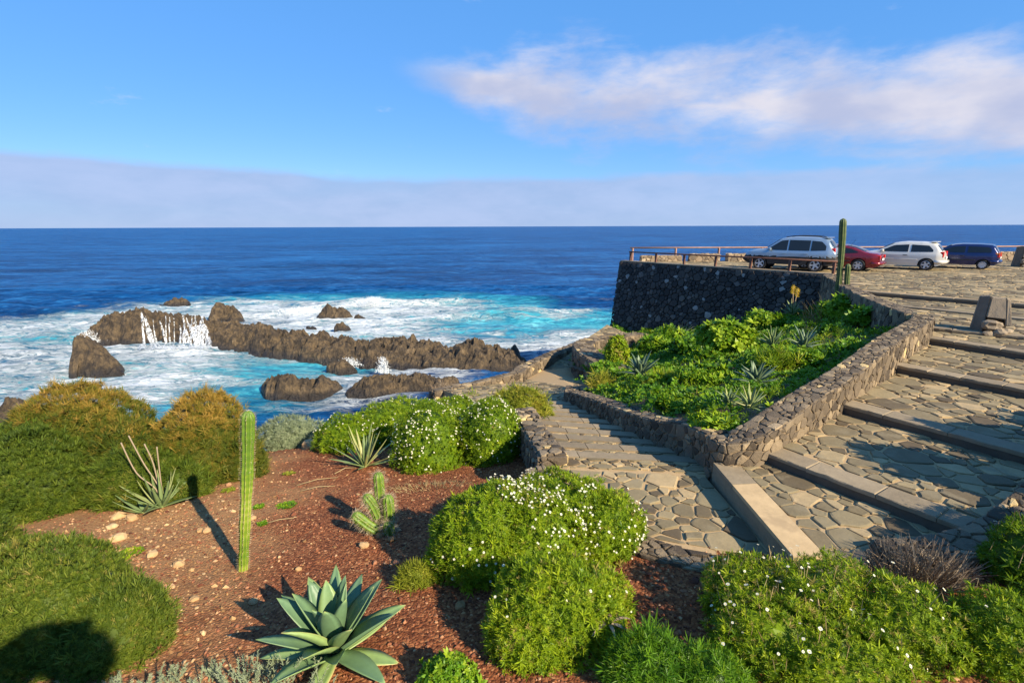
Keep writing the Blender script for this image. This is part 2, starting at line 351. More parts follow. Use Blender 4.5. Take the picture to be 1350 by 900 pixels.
me = mesh_np('sea', np.stack([SX, SY, SZ], -1).reshape(-1, 3), [grid_faces(len(ax), len(ay))], None, smooth=True)
for nm, v in (('foam', fo), ('turq', tq)):
    a_ = me.attributes.new(nm, 'FLOAT', 'POINT'); a_.data.foreach_set('value', v.ravel().astype(np.float32))
m, t, b = mat('sea_water'); P = wpos(t)
foam = attr(t, 'foam'); turq = attr(t, 'turq')
w1 = t.noise(t.mapping(P, (.5, 1.0, 1), rot=(0, 0, .25)), .35, 6, .62, .8)
w2 = t.noise(t.mapping(P, (.35, .9, 1), rot=(0, 0, .3)), 1.1, 7, .68, 1.6)
w3 = t.noise(t.mapping(P, (.25, 1, 1)), .06, 6, .6, .3)
w4 = t.noise(t.mapping(P, (.4, 1, 1)), .02, 8, .72, .2)
deep = t.ramp(t.math('ADD', t.math('MULTIPLY', w3, .5), t.math('MULTIPLY', w4, .5)), [(.36, (.0015, .028, .11)), (.50, (.004, .060, .21)), (.62, (.012, .12, .34))])
tcol = t.ramp(t.math('ADD', t.math('MULTIPLY', w1, .6), t.math('MULTIPLY', turq, .4)), [(.3, (.004, .075, .17)), (.48, (.010, .19, .31)), (.66, (.06, .40, .50)), (.9, (.28, .64, .70))])
stk0 = t.math('SUBTRACT', t.noise(t.mapping(P, (.2, 1.0, 1), rot=(0, 0, .3)), .3, 5, .6, .6), .5)
chop = t.math('ADD', t.math('MULTIPLY', t.noise(t.mapping(P, (.35, 1.1, 1)), .45, 6, .7), .6), t.math('MULTIPLY', t.noise(t.mapping(P, (.3, 1, 1), rot=(0, 0, .15)), .13, 5, .65), .4))
chop = t.math('ADD', t.math('MULTIPLY', chop, .6), t.math('MULTIPLY', t.noise(t.mapping(P, (.45, 1, 1), rot=(0, 0, .1)), .95, 5, .7), .4))
deep = t.mix(t.ss(chop, .50, .61), deep, (.028, .17, .42)); deep = t.mix(t.ss(chop, .50, .40), deep, (.001, .016, .075))
wc = t.mix(t.ss(turq, .12, .75), deep, t.mix(t.ss(t.math('ADD', w2, t.math('MULTIPLY', stk0, .8)), .42, .60), t.mix(.5, deep, tcol), tcol))
# foam lace: ridged warped noise crossed with the broad foam cover
rid = t.math('MAXIMUM', t.math('SUBTRACT', 1.0, t.math('MULTIPLY', t.math('ABSOLUTE', t.math('SUBTRACT', w2, .5)), 7.0)), -.6)
lace = t.math('ADD', t.math('MULTIPLY', w1, 1.0), t.math('MULTIPLY', rid, .42))
stk = t.math('SUBTRACT', t.noise(t.mapping(P, (.14, 1.0, 1), rot=(0, 0, .22)), .55, 5, .6, .6), .5)
lace = t.math('ADD', lace, t.math('MULTIPLY', stk, .9))
fm = t.ss(t.math('ADD', t.math('MULTIPLY', foam, .84), lace), 1.13, 1.74)
# small whitecaps on open water
cap = t.math('MULTIPLY', t.ss(t.noise(t.mapping(P, (.25, 1, 1)), .22, 8, .7), .70, .76), .45)
fm = t.math('MAXIMUM', fm, cap)
col = t.mix(fm, wc, t.ramp(w2, [(.3, (.50, .60, .66)), (.5, (.66, .71, .74)), (.66, (.80, .82, .82))]))
t.put(b.inputs['Base Color'], col); t.put(b.inputs['Roughness'], t.ss(fm, 0, 1, .35, .9))
b.inputs['Specular IOR Level'].default_value = .07; b.inputs['IOR'].default_value = 1.33
wav = t.math('ADD', t.noise(t.mapping(P, (.5, 1.2, 1)), .9, 8, .68), t.math('MULTIPLY', t.noise(t.mapping(P, (.5, 1.2, 1)), .16, 5, .6), 3.0))
bump(t, b, t.math('ADD', wav, t.math('MULTIPLY', fm, .35)), .9, .9)
me.materials.append(m); obj('sea', me, kind='structure')

# ------------------------------------------------------------------ rocks in the sea
m, t, b = mat('wet_lava_rock'); P = wpos(t); M['rock'] = m
n1 = t.noise(P, 1.1, 9, .68); n2 = t.noise(t.mapping(P, (2.2, 2.2, .5)), 1.6, 7, .65)
sz = t.new('ShaderNodeSeparateXYZ'); t.put(sz.inputs[0], P)
colr = t.ramp(t.math('ADD', t.math('MULTIPLY', n1, .5), t.math('MULTIPLY', n2, .5)), [(.36, (.012, .009, .007)), (.46, (.045, .032, .02)), (.55, (.105, .072, .038)), (.68, (.20, .145, .085))])
wet = t.ss(t.math('ADD', sz.outputs[2], t.math('MULTIPLY', n1, .8)), -9.5, -8.9)
t.put(b.inputs['Base Color'], t.mix(wet, (.02, .015, .012), colr)); t.put(b.inputs['Roughness'], t.math('ADD', .4, t.math('MULTIPLY', wet, .45)))
bump(t, b, t.math('ADD', n1, n2), 1.0, .35)
def ridge(name, label, pts, cat='rock', group=None, nu=170, nv=44, seed=0, jag=.36):
    """pts: (x, y, half width, height above sea) along the rock"""
    A = np.array(pts, float); d = np.concatenate([[0], np.cumsum(np.hypot(*np.diff(A[:, :2], axis=0).T))]); L = d[-1]
    u = np.linspace(0, L, nu); C = np.stack([np.interp(u, d, A[:, k]) for k in range(4)], 1)
    ker = np.ones(7) / 7
    for k in range(4): C[:, k] = np.convolve(np.pad(C[:, k], 3, mode='edge'), ker, 'valid')
    T = np.gradient(C[:, :2], axis=0); T /= np.hypot(T[:, 0], T[:, 1])[:, None] + 1e-9; N = np.stack([-T[:, 1], T[:, 0]], 1)
    v = np.linspace(-1, 1, nv); UU, VV = np.meshgrid(u, v, indexing='ij')
    endf = np.clip(np.minimum(u, L - u) / (C[:, 2].mean() * .9), 0, 1) ** .5
    Wd = C[:, 2] * (.25 + .75 * endf)
    X = C[:, 0][:, None] + N[:, 0][:, None] * VV * Wd[:, None]; Y = C[:, 1][:, None] + N[:, 1][:, None] * VV * Wd[:, None]
    Q = np.stack([X, Y, np.zeros_like(X)], -1)
    X = X + .8 * C[:, 2].mean() * .25 * fbm(Q * .5, 4, seed + 3); Y = Y + .8 * C[:, 2].mean() * .25 * fbm(Q * .5, 4, seed + 7)
    prof = (1 - np.abs(VV) ** 2.6) ** .75
    H = C[:, 3][:, None] * endf[:, None] ** .7 * (.74 if nu > 200 else .9)
    ns = 1 - np.abs(fbm(Q * .33, 5, seed + 11)) * 2
    n_ = fbm(Q * .9, 5, seed + 5, .6)
    rg = 1 - np.abs(fbm(Q * 1.1 + 40, 4, seed + 23, .62)) * 2.6; rg2 = 1 - np.abs(fbm(Q * 2.6 + 9, 3, seed + 29, .6)) * 2.4
    Z = SEA - .7 + (H * .86 + .7) * prof * (1 + 1.25 * jag * (ns - .5)) + .8 * prof * jag * np.minimum(1.3, .35 + H * .5) * (1.3 * n_ + 1.25 * (rg - .35) + .55 * (rg2 - .35))
    Z = Z + .18 * np.round(n_ * 3) * prof * jag * 2 * .5
    V = np.stack([X, Y, Z], -1).reshape(-1, 3)
    return thing(name, label, cat, group=group, me=mesh_np(name, V, [grid_faces(nv, nu)], M['rock'], smooth=False))
def sp(px, py, w, h): p = at(px, py, SEA); return (p.x, p.y, w, h)
RIDGE = ridge('rock_ridge', 'long brown lava ridge with white water pouring over its front', [sp(95, 447, 1.8, .5), sp(125, 445, 2.6, 2.2), sp(165, 444, 3.6, 3.9), sp(195, 443, 3.8, 4.0), sp(235, 443, 3.3, 3.0), sp(270, 446, 3.2, 2.5), sp(300, 448, 3.2, 2.4), sp(350, 455, 3.2, 2.3)], nu=240, seed=1)
ridge('rock_ridge', 'long low brown lava ridge running right towards the shore parapet', [sp(285, 451, 2.2, 2.0), sp(330, 454, 2.8, 2.6), sp(400, 463, 2.8, 2.4), sp(440, 468, 3.0, 2.1), sp(500, 471, 3.4, 2.3), sp(560, 474, 3.6, 1.9), sp(620, 479, 3.6, 2.2), sp(660, 481, 3.0, 1.7), sp(700, 484, 2.4, 1.2)], nu=320, seed=2)
ridge('pointed_rock', 'steep pointed brown rock at the left end of the ridge', [sp(92, 488, 1.2, 2.0), sp(105, 486, 2.1, 3.9), sp(125, 486, 1.9, 2.6), sp(150, 490, 1.2, .8), sp(162, 491, .6, .2)], nu=70, seed=3, jag=.25)
ridge('sea_rock', 'brown two-humped rock in the turquoise bay', [sp(343, 514, 1.2, .6), sp(380, 516, 2.0, 1.9), sp(400, 517, 1.7, 1.7), sp(425, 516, 1.5, 1.3), sp(452, 514, .9, .4)], nu=80, seed=4)
ridge('sea_rock', 'flat brown rock below the scrub at the foot of the slope', [sp(455, 520, 1.2, .8), sp(490, 516, 2.0, 1.3), sp(530, 514, 2.2, 1.2), sp(570, 512, 2.0, .9), sp(610, 508, 1.6, .6)], nu=90, seed=5)
ridge('sea_rock', 'pointed brown rock behind the ridge rising from white foam', [sp(278, 424, 1.6, .9), sp(292, 421, 1.9, 2.4), sp(303, 420, 1.7, 1.7), sp(318, 425, 1.0, .4)], nu=60, seed=6)
ridge('sea_rock', 'low jagged rock just behind the pointed one in foam', [sp(328, 436, 1.2, .8), sp(340, 436, 1.5, 1.4), sp(355, 434, 1.0, .5)], nu=50, seed=7)
ridge('sea_rock', 'brown wave-washed rock in the middle of the white surf', [sp(414, 420, 1.0, .7), sp(430, 419, 1.4, 1.7), sp(448, 419, 1.5, 1.6), sp(466, 420, 1.0, .6)], nu=60, seed=8)
ridge('sea_rock', 'small rock at the right of the wave-washed rock in the surf', [sp(466, 421, .7, .5), sp(474, 420, .9, 1.0), sp(482, 420, .6, .4)], nu=40, seed=9)
ridge('sea_rock', 'flat dark rock in the foam between surf and ridge', [sp(440, 435, .9, .5), sp(452, 435, 1.1, .9), sp(462, 435, .8, .4)], nu=40, seed=10)
ridge('sea_rock', 'tiny dark rock awash left of the flat foam rock', [sp(402, 432, .5, .3), sp(410, 432, .7, .6), sp(416, 433, .4, .2)], nu=30, seed=11)
ridge('sea_rock', 'rounded dark boulder at the back edge of the long ridge', [sp(535, 458, .9, .7), sp(545, 458, 1.2, 1.3), sp(556, 459, .8, .5)], nu=40, seed=12)
ridge('sea_rock', 'farthest dark rock awash at the edge of the blue water', [sp(208, 401, 1.0, .3), sp(226, 400, 1.8, 1.1), sp(240, 399, 1.4, .9), sp(248, 400, .6, .2)], nu=50, seed=13)
ridge('sea_rock', 'small low rock in the bay beside the long ridge', [sp(428, 489, .8, .4), sp(450, 488, 1.3, .9), sp(470, 488, .8, .4)], nu=40, seed=14)
ridge('sea_rock', 'round boulder at the shore beside the parapet', [sp(668, 470, 1.0, 1.2), sp(676, 470, 1.3, 1.9), sp(684, 471, .9, 1.2)], nu=40, seed=15, jag=.1)
ridge('sea_rock', 'rounded dark boulder on the right part of the long ridge', [sp(612, 474, 1.5, 2.2), sp(628, 474, 1.9, 3.1), sp(644, 475, 1.5, 2.2)], nu=44, seed=16)
ridge('shore_rock', 'dark rock at the water left of the orange shrub', [sp(-20, 556, 2.0, .8), sp(20, 550, 2.2, 1.2), sp(60, 540, 1.8, .8)], nu=50, seed=17)

# white water: falls over the ridge and spray
m, t, b = mat('white_water'); M['white'] = m
b.inputs['Roughness'].default_value = .8
nz = t.noise(t.mapping(wpos(t), (4, 4, .8)), 1.6, 6, .65)
t.put(b.inputs['Base Color'], t.ramp(nz, [(.3, (.5, .6, .66)), (.6, (.8, .82, .84))]))
tb = t.new('ShaderNodeBsdfTransparent'); mx = t.new('ShaderNodeMixShader'); t.put(mx.inputs[0], t.ss(nz, .40, .62, .12, .92)); t.l.new(tb.outputs[0], mx.inputs[1]); t.l.new(b.outputs[0], mx.inputs[2]); t.l.new(mx.outputs[0], t.n['Material Output'].inputs[0])
from mathutils.bvhtree import BVHTree
def falls(name, label, ridge_obj, strands, group):
    rm = ridge_obj.data; bv = BVHTree.FromPolygons([v.co for v in rm.vertices], [p.vertices[:] for p in rm.polygons]); V = []; F = []; rnd = random.Random(len(strands))
    def surf(x, y):
        h_ = bv.ray_cast(Vector((x, y, 5)), Vector((0, 0, -1))); return max(h_[0].z if h_[0] else SEA, SEA)
    for (px, w, ex) in strands:
        p0 = at(px, 457, SEA); d = Vector((-p0.x, -p0.y, 0)).normalized(); sd = Vector((d.y, -d.x, 0)) * -1
        best = max(range(24), key=lambda k: surf(p0.x - d.x * (k * .3 - 1), p0.y - d.y * (k * .3 - 1))); s0 = best * .3 - 1 - ex
        n = 22; b0 = len(V); wob_ = rnd.uniform(0, 6)
        for i in range(n + 1):
            f = i / n; c_ = p0 - d * (s0 * (1 - f)) + d * 1.1 * f + sd * .22 * math.sin(f * 4 + wob_); hw = w * (.22 + 1.0 * f ** 1.3) * (1 + .35 * math.sin(9 * f + wob_))
            for k in range(5):
                q = c_ + sd * hw * (k / 2 - 1); z = surf(q.x, q.y) + .07 + .10 * (1 - abs(k / 2 - 1)) * (.4 + f) + rnd.uniform(-.03, .05); V.append((q.x, q.y, z))
        for i in range(n):
            for k in range(4):
                if 0 < k < 3 or rnd.random() < .75: F.append([b0 + i * 5 + k, b0 + i * 5 + k + 1, b0 + i * 5 + k + 6, b0 + i * 5 + k + 5])
    return thing(name, label, 'waterfall', group=group, me=mesh_py(name, V, F, M['white'], smooth=True))
wg = 'white water strands on the ridge'
falls('waterfall', 'narrow left strand of white water spilling down the ridge', RIDGE, [(190, .35, .3), (196, .22, .2), (201, .25, .1)], wg)
falls('waterfall', 'thin middle strands of white water down the ridge front', RIDGE, [(209, .16, .6), (215, .2, .3), (221, .16, .5), (227, .18, .4), (232, .14, .8)], wg)
falls('waterfall', 'broad right sheet of white water pouring through the ridge gap', RIDGE, [(238, .25, .5), (244, .3, .1), (249, .3, 0), (254, .35, .2), (259, .4, 0), (264, .4, -.3), (269, .4, -.4), (274, .35, -.3)], wg)
def spray(label, px, py, z0, n, sxy, h):
    p = at(px, py, SEA); V = []; F = []
    for i in range(n):
        f = random.random() ** 1.4; c = Vector((p.x + random.gauss(0, sxy * (1 - .5 * f)), p.y + random.gauss(0, sxy * .6), SEA + z0 + f * h))
        r = random.uniform(.015, .055) * (1.25 - .6 * f); b0 = len(V)
        for d in ((r, 0, 0), (-r, 0, 0), (0, r, 0), (0, -r, 0), (0, 0, r * 1.3), (0, 0, -r * 1.3)): V.append(c + Vector(d))
        for a in ((0, 2, 4), (2, 1, 4), (1, 3, 4), (3, 0, 4), (2, 0, 5), (1, 2, 5), (3, 1, 5), (0, 3, 5)): F.append([b0 + k for k in a])
    obj('spray', mesh_py('spray', V, F, M['white']), label=label, category='spray', kind='stuff')
spray('white spray thrown up by the wave crest behind the surf rock', 492, 404, .3, 5000, 1.5, 1.3)
spray('small spout of spray at the ridge beside the flat rock', 505, 493, .2, 700, .3, 1.4)
spray('spray on the rim of the gap left of the small bay rock', 459, 484, .2, 600, .6, .7)
spray('white spray at the left end of the ridge above the pointed rock', 118, 462, 1.0, 700, .6, 1.3)
spray('white spray in the surf behind the wave-washed rock', 400, 412, .1, 3500, 2.4, .8)

# ------------------------------------------------------------------ stones: cells, flagstones, walls
def clip_half(poly, nx_, ny_, c):
    out = []; n = len(poly)
    for i in range(n):
        p, q = poly[i], poly[(i + 1) % n]; a = p[0] * nx_ + p[1] * ny_ - c; bb = q[0] * nx_ + q[1] * ny_ - c
        if a <= 0: out.append(p)
        if (a < 0 < bb) or (bb < 0 < a):
            f = a / (a - bb); out.append((p[0] + (q[0] - p[0]) * f, p[1] + (q[1] - p[1]) * f))
    return out
def area(p): return .5 * sum(p[i][0] * p[(i + 1) % len(p)][1] - p[(i + 1) % len(p)][0] * p[i][1] for i in range(len(p)))
def cells(region, cell, gap, rnd, aspect=1.0, spread=.45):
    """irregular cells filling a convex region (list of 2-D points, counter-clockwise), joints of width gap"""
    R_ = [(x, y * aspect) for x, y in region]
    if area(R_) < 0: R_ = R_[::-1]
    xs = [p[0] for p in R_]; ys = [p[1] for p in R_]
    pts = []; rad = []
    tries = int((max(xs) - min(xs)) * (max(ys) - min(ys)) / cell ** 2 * 26) + 60
    grid = {}
    for k in range(tries):
        p = (rnd.uniform(min(xs), max(xs)), rnd.uniform(min(ys), max(ys))); r = cell * (1 + spread * (rnd.random() * 2 - 1)) * (1.0 if k < tries * .3 else .8) * .95
        gi = (int(p[0] // cell), int(p[1] // cell)); ok = True
        for ox in (-2, -1, 0, 1, 2):
            for oy in (-2, -1, 0, 1, 2):
                for j in grid.get((gi[0] + ox, gi[1] + oy), ()):
                    if math.hypot(p[0] - pts[j][0], p[1] - pts[j][1]) < (r + rad[j]) * .5: ok = False; break
                if not ok: break
            if not ok: break
        if ok: grid.setdefault(gi, []).append(len(pts)); pts.append(p); rad.append(r)
    out = []
    A = np.array(pts)
    if not len(A): return out
    for i, p in enumerate(pts):
        D = np.hypot(A[:, 0] - p[0], A[:, 1] - p[1]); nb = np.argsort(D)[1:20]
        poly = [(p[0] + dx * cell * 3, p[1] + dy * cell * 3) for dx, dy in ((-1, -1), (1, -1), (1, 1), (-1, 1))]
        for j in nb:
            q = pts[j]; d = D[j]
            if d < 1e-6: continue
            ux, uy = (q[0] - p[0]) / d, (q[1] - p[1]) / d
            w = .5 + (rad[i] - rad[j]) / (rad[i] + rad[j]) * .35
            poly = clip_half(poly, ux, uy, ux * p[0] + uy * p[1] + d * w - gap / 2)
            if len(poly) < 3: break
        n = len(R_)
        for k in range(n):
            if len(poly) < 3: break
            a, c2 = R_[k], R_[(k + 1) % n]; L = math.hypot(c2[0] - a[0], c2[1] - a[1]) or 1e-9
            ux, uy = (c2[1] - a[1]) / L, -(c2[0] - a[0]) / L
            poly = clip_half(poly, ux, uy, ux * a[0] + uy * a[1] - gap / 2)
        if len(poly) >= 3 and area(poly) > (.22 * cell) ** 2: out.append([(x, y / aspect) for x, y in poly])
    return out
def rounded(poly, rnd, k=.22, jit=.0):
    out = []; n = len(poly)
    for i in range(n):
        p, q = poly[i], poly[(i + 1) % n]; e = k * rnd.uniform(.7, 1.25)
        for f in (e, 1 - e): out.append((p[0] + (q[0] - p[0]) * f + rnd.gauss(0, jit), p[1] + (q[1] - p[1]) * f + rnd.gauss(0, jit)))
    return out
def stone_solid(poly, mp, h, rnd, full=True, bulge=.0, tilt=0.0):
    """poly in surface coordinates; mp(u, v, h) -> Vector on the surface lifted by h"""
    n = len(poly); cx = sum(p[0] for p in poly) / n; cy = sum(p[1] for p in poly) / n
    tx, ty = rnd.gauss(0, tilt), rnd.gauss(0, tilt)
    V = []; F = []
    rings = [(1.0, -.02), (.985, h * .72), (.88, h)] if full else [(1.0, -.02), (.9, h)]
    for (s_, hh) in rings:
        for p in poly:
            x, y = cx + (p[0] - cx) * s_, cy + (p[1] - cy) * s_
            dh = (tx * (x - cx) + ty * (y - cy)) + rnd.gauss(0, h * .06) if hh > 0 else 0
            V.append(mp(x, y, max(hh + dh, .002) if hh > 0 else hh))
    for r_ in range(len(rings) - 1):
        for i in range(n): F.append([r_ * n + i, r_ * n + (i + 1) % n, (r_ + 1) * n + (i + 1) % n, (r_ + 1) * n + i])
    b0 = (len(rings) - 1) * n
    if bulge:
        V.append(mp(cx + rnd.gauss(0, .1) * abs(poly[0][0] - cx), cy, h + bulge * rnd.uniform(.4, 1.3))); c_ = len(V) - 1
        for i in range(n): F.append([b0 + i, b0 + (i + 1) % n, c_])
    else: F.append([b0 + i for i in range(n)])
    return V, F
def place_stones(name, parent, solids, material, maxparts, tints):
    """nearest stones become parts of their own, the rest one stuff part"""
    order = sorted(range(len(solids)), key=lambda i: (solids[i][0][0] - Vector((0, 0, CAMZ))).length)
    for i in order[:maxparts]:
        V, F = solids[i]; obj(name, mesh_py(name, V, F, material, tints[i]), parent)
    rest = order[maxparts:]
    if rest:
        mb = MB(); tn = []
        for i in rest: mb.add(*solids[i]); tn += [tints[i]] * len(solids[i][0])
        obj(name, mesh_py(name, mb.V, mb.F, material, tn), parent, kind='stuff')
def slab_base(name, poly, ztop, zbot, material, zfun=None):
    mb = MB(); top = [(p[0], p[1], zfun(*p) if zfun else ztop) for p in poly]
    mb.prism([(p[0], p[1], zbot) for p in poly], top)
    return obj(name, mb.mesh(name, material, tint=.5), kind='structure')
def paving(parent, poly, zf, cell, rnd, maxparts=300, gap=.028, h=.02, aspect=1.0, name='flagstone', material=None, rnk=.13):
    sol = []; tn = []
    for c_ in cells(poly, cell * .84, gap, rnd, aspect, .75):
        mp = lambda u, v, hh: Vector((u, v, zf(u, v) + hh))
        sol.append(stone_solid(rounded(c_, rnd, rnk, cell * .022), mp, h * rnd.uniform(.55, 1.5), rnd, tilt=.014)); tn.append(min(1, max(0, rnd.gauss(.5, .33))))
    place_stones(name, parent, sol, material or M['flag'], maxparts, tn)
rs = random.Random(3)
def lerp(a, b, f): return tuple(a[i] + (b[i] - a[i]) * f for i in range(len(a)))

# riser lines of the broad stair, from the planter wall (left) to the far side (right), with the level above each
RIS = [('F', (3.86, 7.28), (5.42, 4.85), -.79), ('E', (6.0, 9.05), (7.85, 6.05), -.62), ('D', (8.45, 11.1), (10.6, 7.75), -.45), ('C', (10.75, 13.1), (13.1, 9.2), -.28),
       ('B', (11.3, 14.3), (15.2, 10.8), -.20), ('A2', (13.2, 18.0), (17.5, 11.8), -.15), ('A', (14.0, 20.6), (19.8, 13.4), 0.0)]
G0, G1, G2, G3 = (3.07, 7.24), (3.43, 7.29), (3.43, 4.95), (3.07, 4.95)
def flat_z(z): return lambda u, v: z
def coping(parent, a, b, z, depth, riser_h, n, ins, material=None, rnd=rs):
    """a row of dressed slabs along the edge a-b (walking right), inside direction ins, and the stone riser under it"""
    a = Vector((*a, 0)); b = Vector((*b, 0)); d = (b - a); L = d.length; d.normalize(); w = Vector((*ins, 0)); w = (w - d * w.dot(d)).normalized()
    cuts = [0] + sorted([(i + rnd.uniform(-.15, .15)) / n for i in range(1, n)]) + [1]
    for i in range(n):
        p0 = a + d * (L * cuts[i] + .004); p1 = a + d * (L * cuts[i + 1] - .004); e = .012; mb = MB()
        f = -w * .025
        ns_ = 7; fr = [p0 + f + (p1 - p0) * (k / ns_) + w * (rnd.gauss(0, .004) + (.018 if rnd.random() < .1 else 0)) for k in range(ns_ + 1)]
        q = fr + [p1 + w * depth, p0 + w * depth]; cq = sum(q, Vector()) / len(q); nq = len(q)
        qi = [v + (cq - v).normalized() * e * (1 + .8 * rnd.random()) for v in q]
        zt = z + .020 + rnd.uniform(-.006, .006)
        bot = [(v.x, v.y, z - .04) for v in q]; mid = [(v.x, v.y, zt - e * rnd.uniform(.7, 1.6)) for v in q]; top = [(v.x, v.y, zt + rnd.gauss(0, .0015)) for v in qi]
        mb.add(bot + mid + top, [list(range(nq))[::-1], list(range(2 * nq, 3 * nq))] + [[r * nq + k, r * nq + (k + 1) % nq, r * nq + nq + (k + 1) % nq, r * nq + nq + k] for r in (0, 1) for k in range(nq)])
        obj('coping_slab', mb.mesh('coping_slab', material or M['coping'], tint=rnd.random()), parent)
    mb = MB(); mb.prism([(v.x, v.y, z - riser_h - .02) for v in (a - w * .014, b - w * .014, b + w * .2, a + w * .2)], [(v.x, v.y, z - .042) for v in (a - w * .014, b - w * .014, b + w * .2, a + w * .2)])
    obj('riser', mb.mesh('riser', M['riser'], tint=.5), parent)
levels = [-.96] + [r[3] for r in RIS]
run = (.78, .62)
lands = []
fl = slab_base('stair_landing', [G1, RIS[0][1], RIS[0][2], G2], -.96, -2.2, M['mortar'])
paving(fl, [G1, RIS[0][1], RIS[0][2], G2], flat_z(-.96), .40, rs)
cells_sz = [.42, .46, .50, .52, .55, .6]
for k in range(6):
    a, b2 = RIS[k], RIS[k + 1]
    poly = [a[1], b2[1], b2[2], a[2]]
    o = slab_base('stair_landing', poly, a[3], -2.0, M['mortar'])
    ra, rb = Vector((*a[1], 0)), Vector((*a[2], 0)); dd_ = (rb - ra).normalized(); w = Vector((-dd_.y, dd_.x, 0)) if Vector((-dd_.y, dd_.x, 0)).dot(Vector((*run, 0))) > 0 else Vector((dd_.y, -dd_.x, 0))
    dep = .36 if k < 4 else .3
    inner = [(a[1][0] + w.x * (dep + .02), a[1][1] + w.y * (dep + .02)), b2[1], b2[2], (a[2][0] + w.x * (dep + .02), a[2][1] + w.y * (dep + .02))]
    paving(o, inner, flat_z(a[3]), cells_sz[k], rs, gap=.034)
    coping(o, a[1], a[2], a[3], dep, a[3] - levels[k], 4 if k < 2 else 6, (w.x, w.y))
# upper plaza
plz = [(14.0, 20.6), (19.8, 13.4), (62, 13.4), (62, 40.5), (9.3, 39.3), (17.35, 27.8), (14.4, 21.4)]
pl = slab_base('plaza', plz, 0.0, -3.0, M['mortar'])
ra = Vector(RIS[6][1]).to_3d(); rb = Vector(RIS[6][2]).to_3d(); dd_ = (rb - ra).normalized(); w = Vector((-dd_.y, dd_.x, 0))
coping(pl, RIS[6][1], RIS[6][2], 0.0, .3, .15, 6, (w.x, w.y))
paving(pl, [(14.4, 21.2), (20.0, 14.0), (34, 14), (36, 27.5), (17.25, 27.5)], flat_z(0.0), .62, rs, maxparts=150, gap=.055, h=.016)
paving(pl, [(17.3, 27.55), (36, 27.55), (41, 40), (9.4, 39.1)], flat_z(0.0), .75, rs, maxparts=60, gap=.06, h=.014)
# low slab with the cement ramp strip along the bottom of the stair
gs = slab_base('kerb_strip', [G0, G1, G2, G3], -.985, -2.2, M['coping'])
for nm, f0, f1, mt, tn in (('coping_slab', 0, .30, M['coping'], .7), ('cement_strip', .305, 1.0, M['ramp'], .5)):
    a, b2, c_, d_ = lerp(G0, G3, f0), lerp(G1, G2, f0), lerp(G1, G2, f1), lerp(G0, G3, f1)
    mb = MB(); mb.prism([(*p, -.99) for p in (a, b2, c_, d_)], [(*p, -.93) for p in (a, b2, c_, d_)]); obj(nm, mb.mesh(nm, mt, tint=tn), gs)
# lower path: a landing, then shallow steps going down to the shore
LP = -1.22
o = slab_base('path', [(.55, 7.62), (3.0, 7.35), (3.1, 5.2), (1.6, 5.6)], LP, -2.6, M['mortar'])
paving(o, [(.55, 7.62), (3.0, 7.35), (3.06, 5.25), (1.65, 5.75)], flat_z(LP), .40, rs)
NS = 10
def pl_left(f): return (lerp((.5, 7.62), (.22, 11.0), f / .48) if f < .48 else lerp((.22, 11.0), (-.15, 14.6), (f - .48) / .52))
def pl_right(f): return (lerp((3.2, 7.35), (2.75, 9.2), f / .28) if f < .28 else lerp((2.75, 9.2), (1.75, 14.2), (f - .28) / .72))
st = obj('path_steps', None, kind='structure'); st.location = (1.6, 7.5, LP)
stp = []
for k in range(NS):
    f0, f1 = k / NS, (k + 1) / NS; a, b2 = pl_left(f0), pl_right(f0); c_, d_ = pl_right(f1), pl_left(f1); z = LP - .135 * (k + .0) - .004
    o = slab_base('path_step', [a, b2, c_, d_], z - .004, z - 1.2, M['mortar'])
    e0, e1 = lerp(a, d_, .66), lerp(b2, c_, .66)
    paving(o, [lerp(a, d_, .1), lerp(b2, c_, .1), e1, e0], flat_z(z - .004), .30, rs, gap=.045, aspect=1.6)
    nsl = 3
    cut = [0, rs.uniform(.25, .4), rs.uniform(.6, .75), 1]
    for i in range(nsl):
        A_, B_, C_, D_ = lerp(e0, e1, cut[i] + .003), lerp(e0, e1, cut[i + 1] - .003), lerp(d_, c_, cut[i + 1] - .003), lerp(d_, c_, cut[i] + .003)
        dz = rs.uniform(-.004, .006)
        mb = MB(); mb.prism([(*p, z - .2) for p in (A_, B_, C_, D_)], [(*p, z + .024 + dz) for p in (A_, B_, C_, D_)])
        obj('step_slab', mb.mesh('step_slab', M['coping'], tint=rs.random()), o)
bpy.data.objects.remove(st)
ZB = LP - .135 * NS
def zlow(u, v): return ZB - .02 - max(0, (v - 14.4)) * .17
lo1 = [(.0, 14.6), (1.85, 14.2), (2.2, 17.0), (3.6, 22.0), (.6, 21.4), (-.2, 19.6)]
o = slab_base('lower_path', lo1, 0, -6.5, M['mortar'], zfun=lambda x, y: zlow(x, y))
paving(o, lo1, lambda u, v: zlow(u, v), .5, rs, maxparts=60, gap=.05, h=.02)
lo2 = [(.1, 13.6), (0, 14.6), (-.2, 19.6), (-2.5, 17.6), (-1.3, 15.4)]
o = slab_base('lower_path', lo2, 0, -6.5, M['mortar'], zfun=lambda x, y: zlow(x, y))
paving(o, lo2, lambda u, v: zlow(u, v), .45, rs, maxparts=60, gap=.05, h=.02)

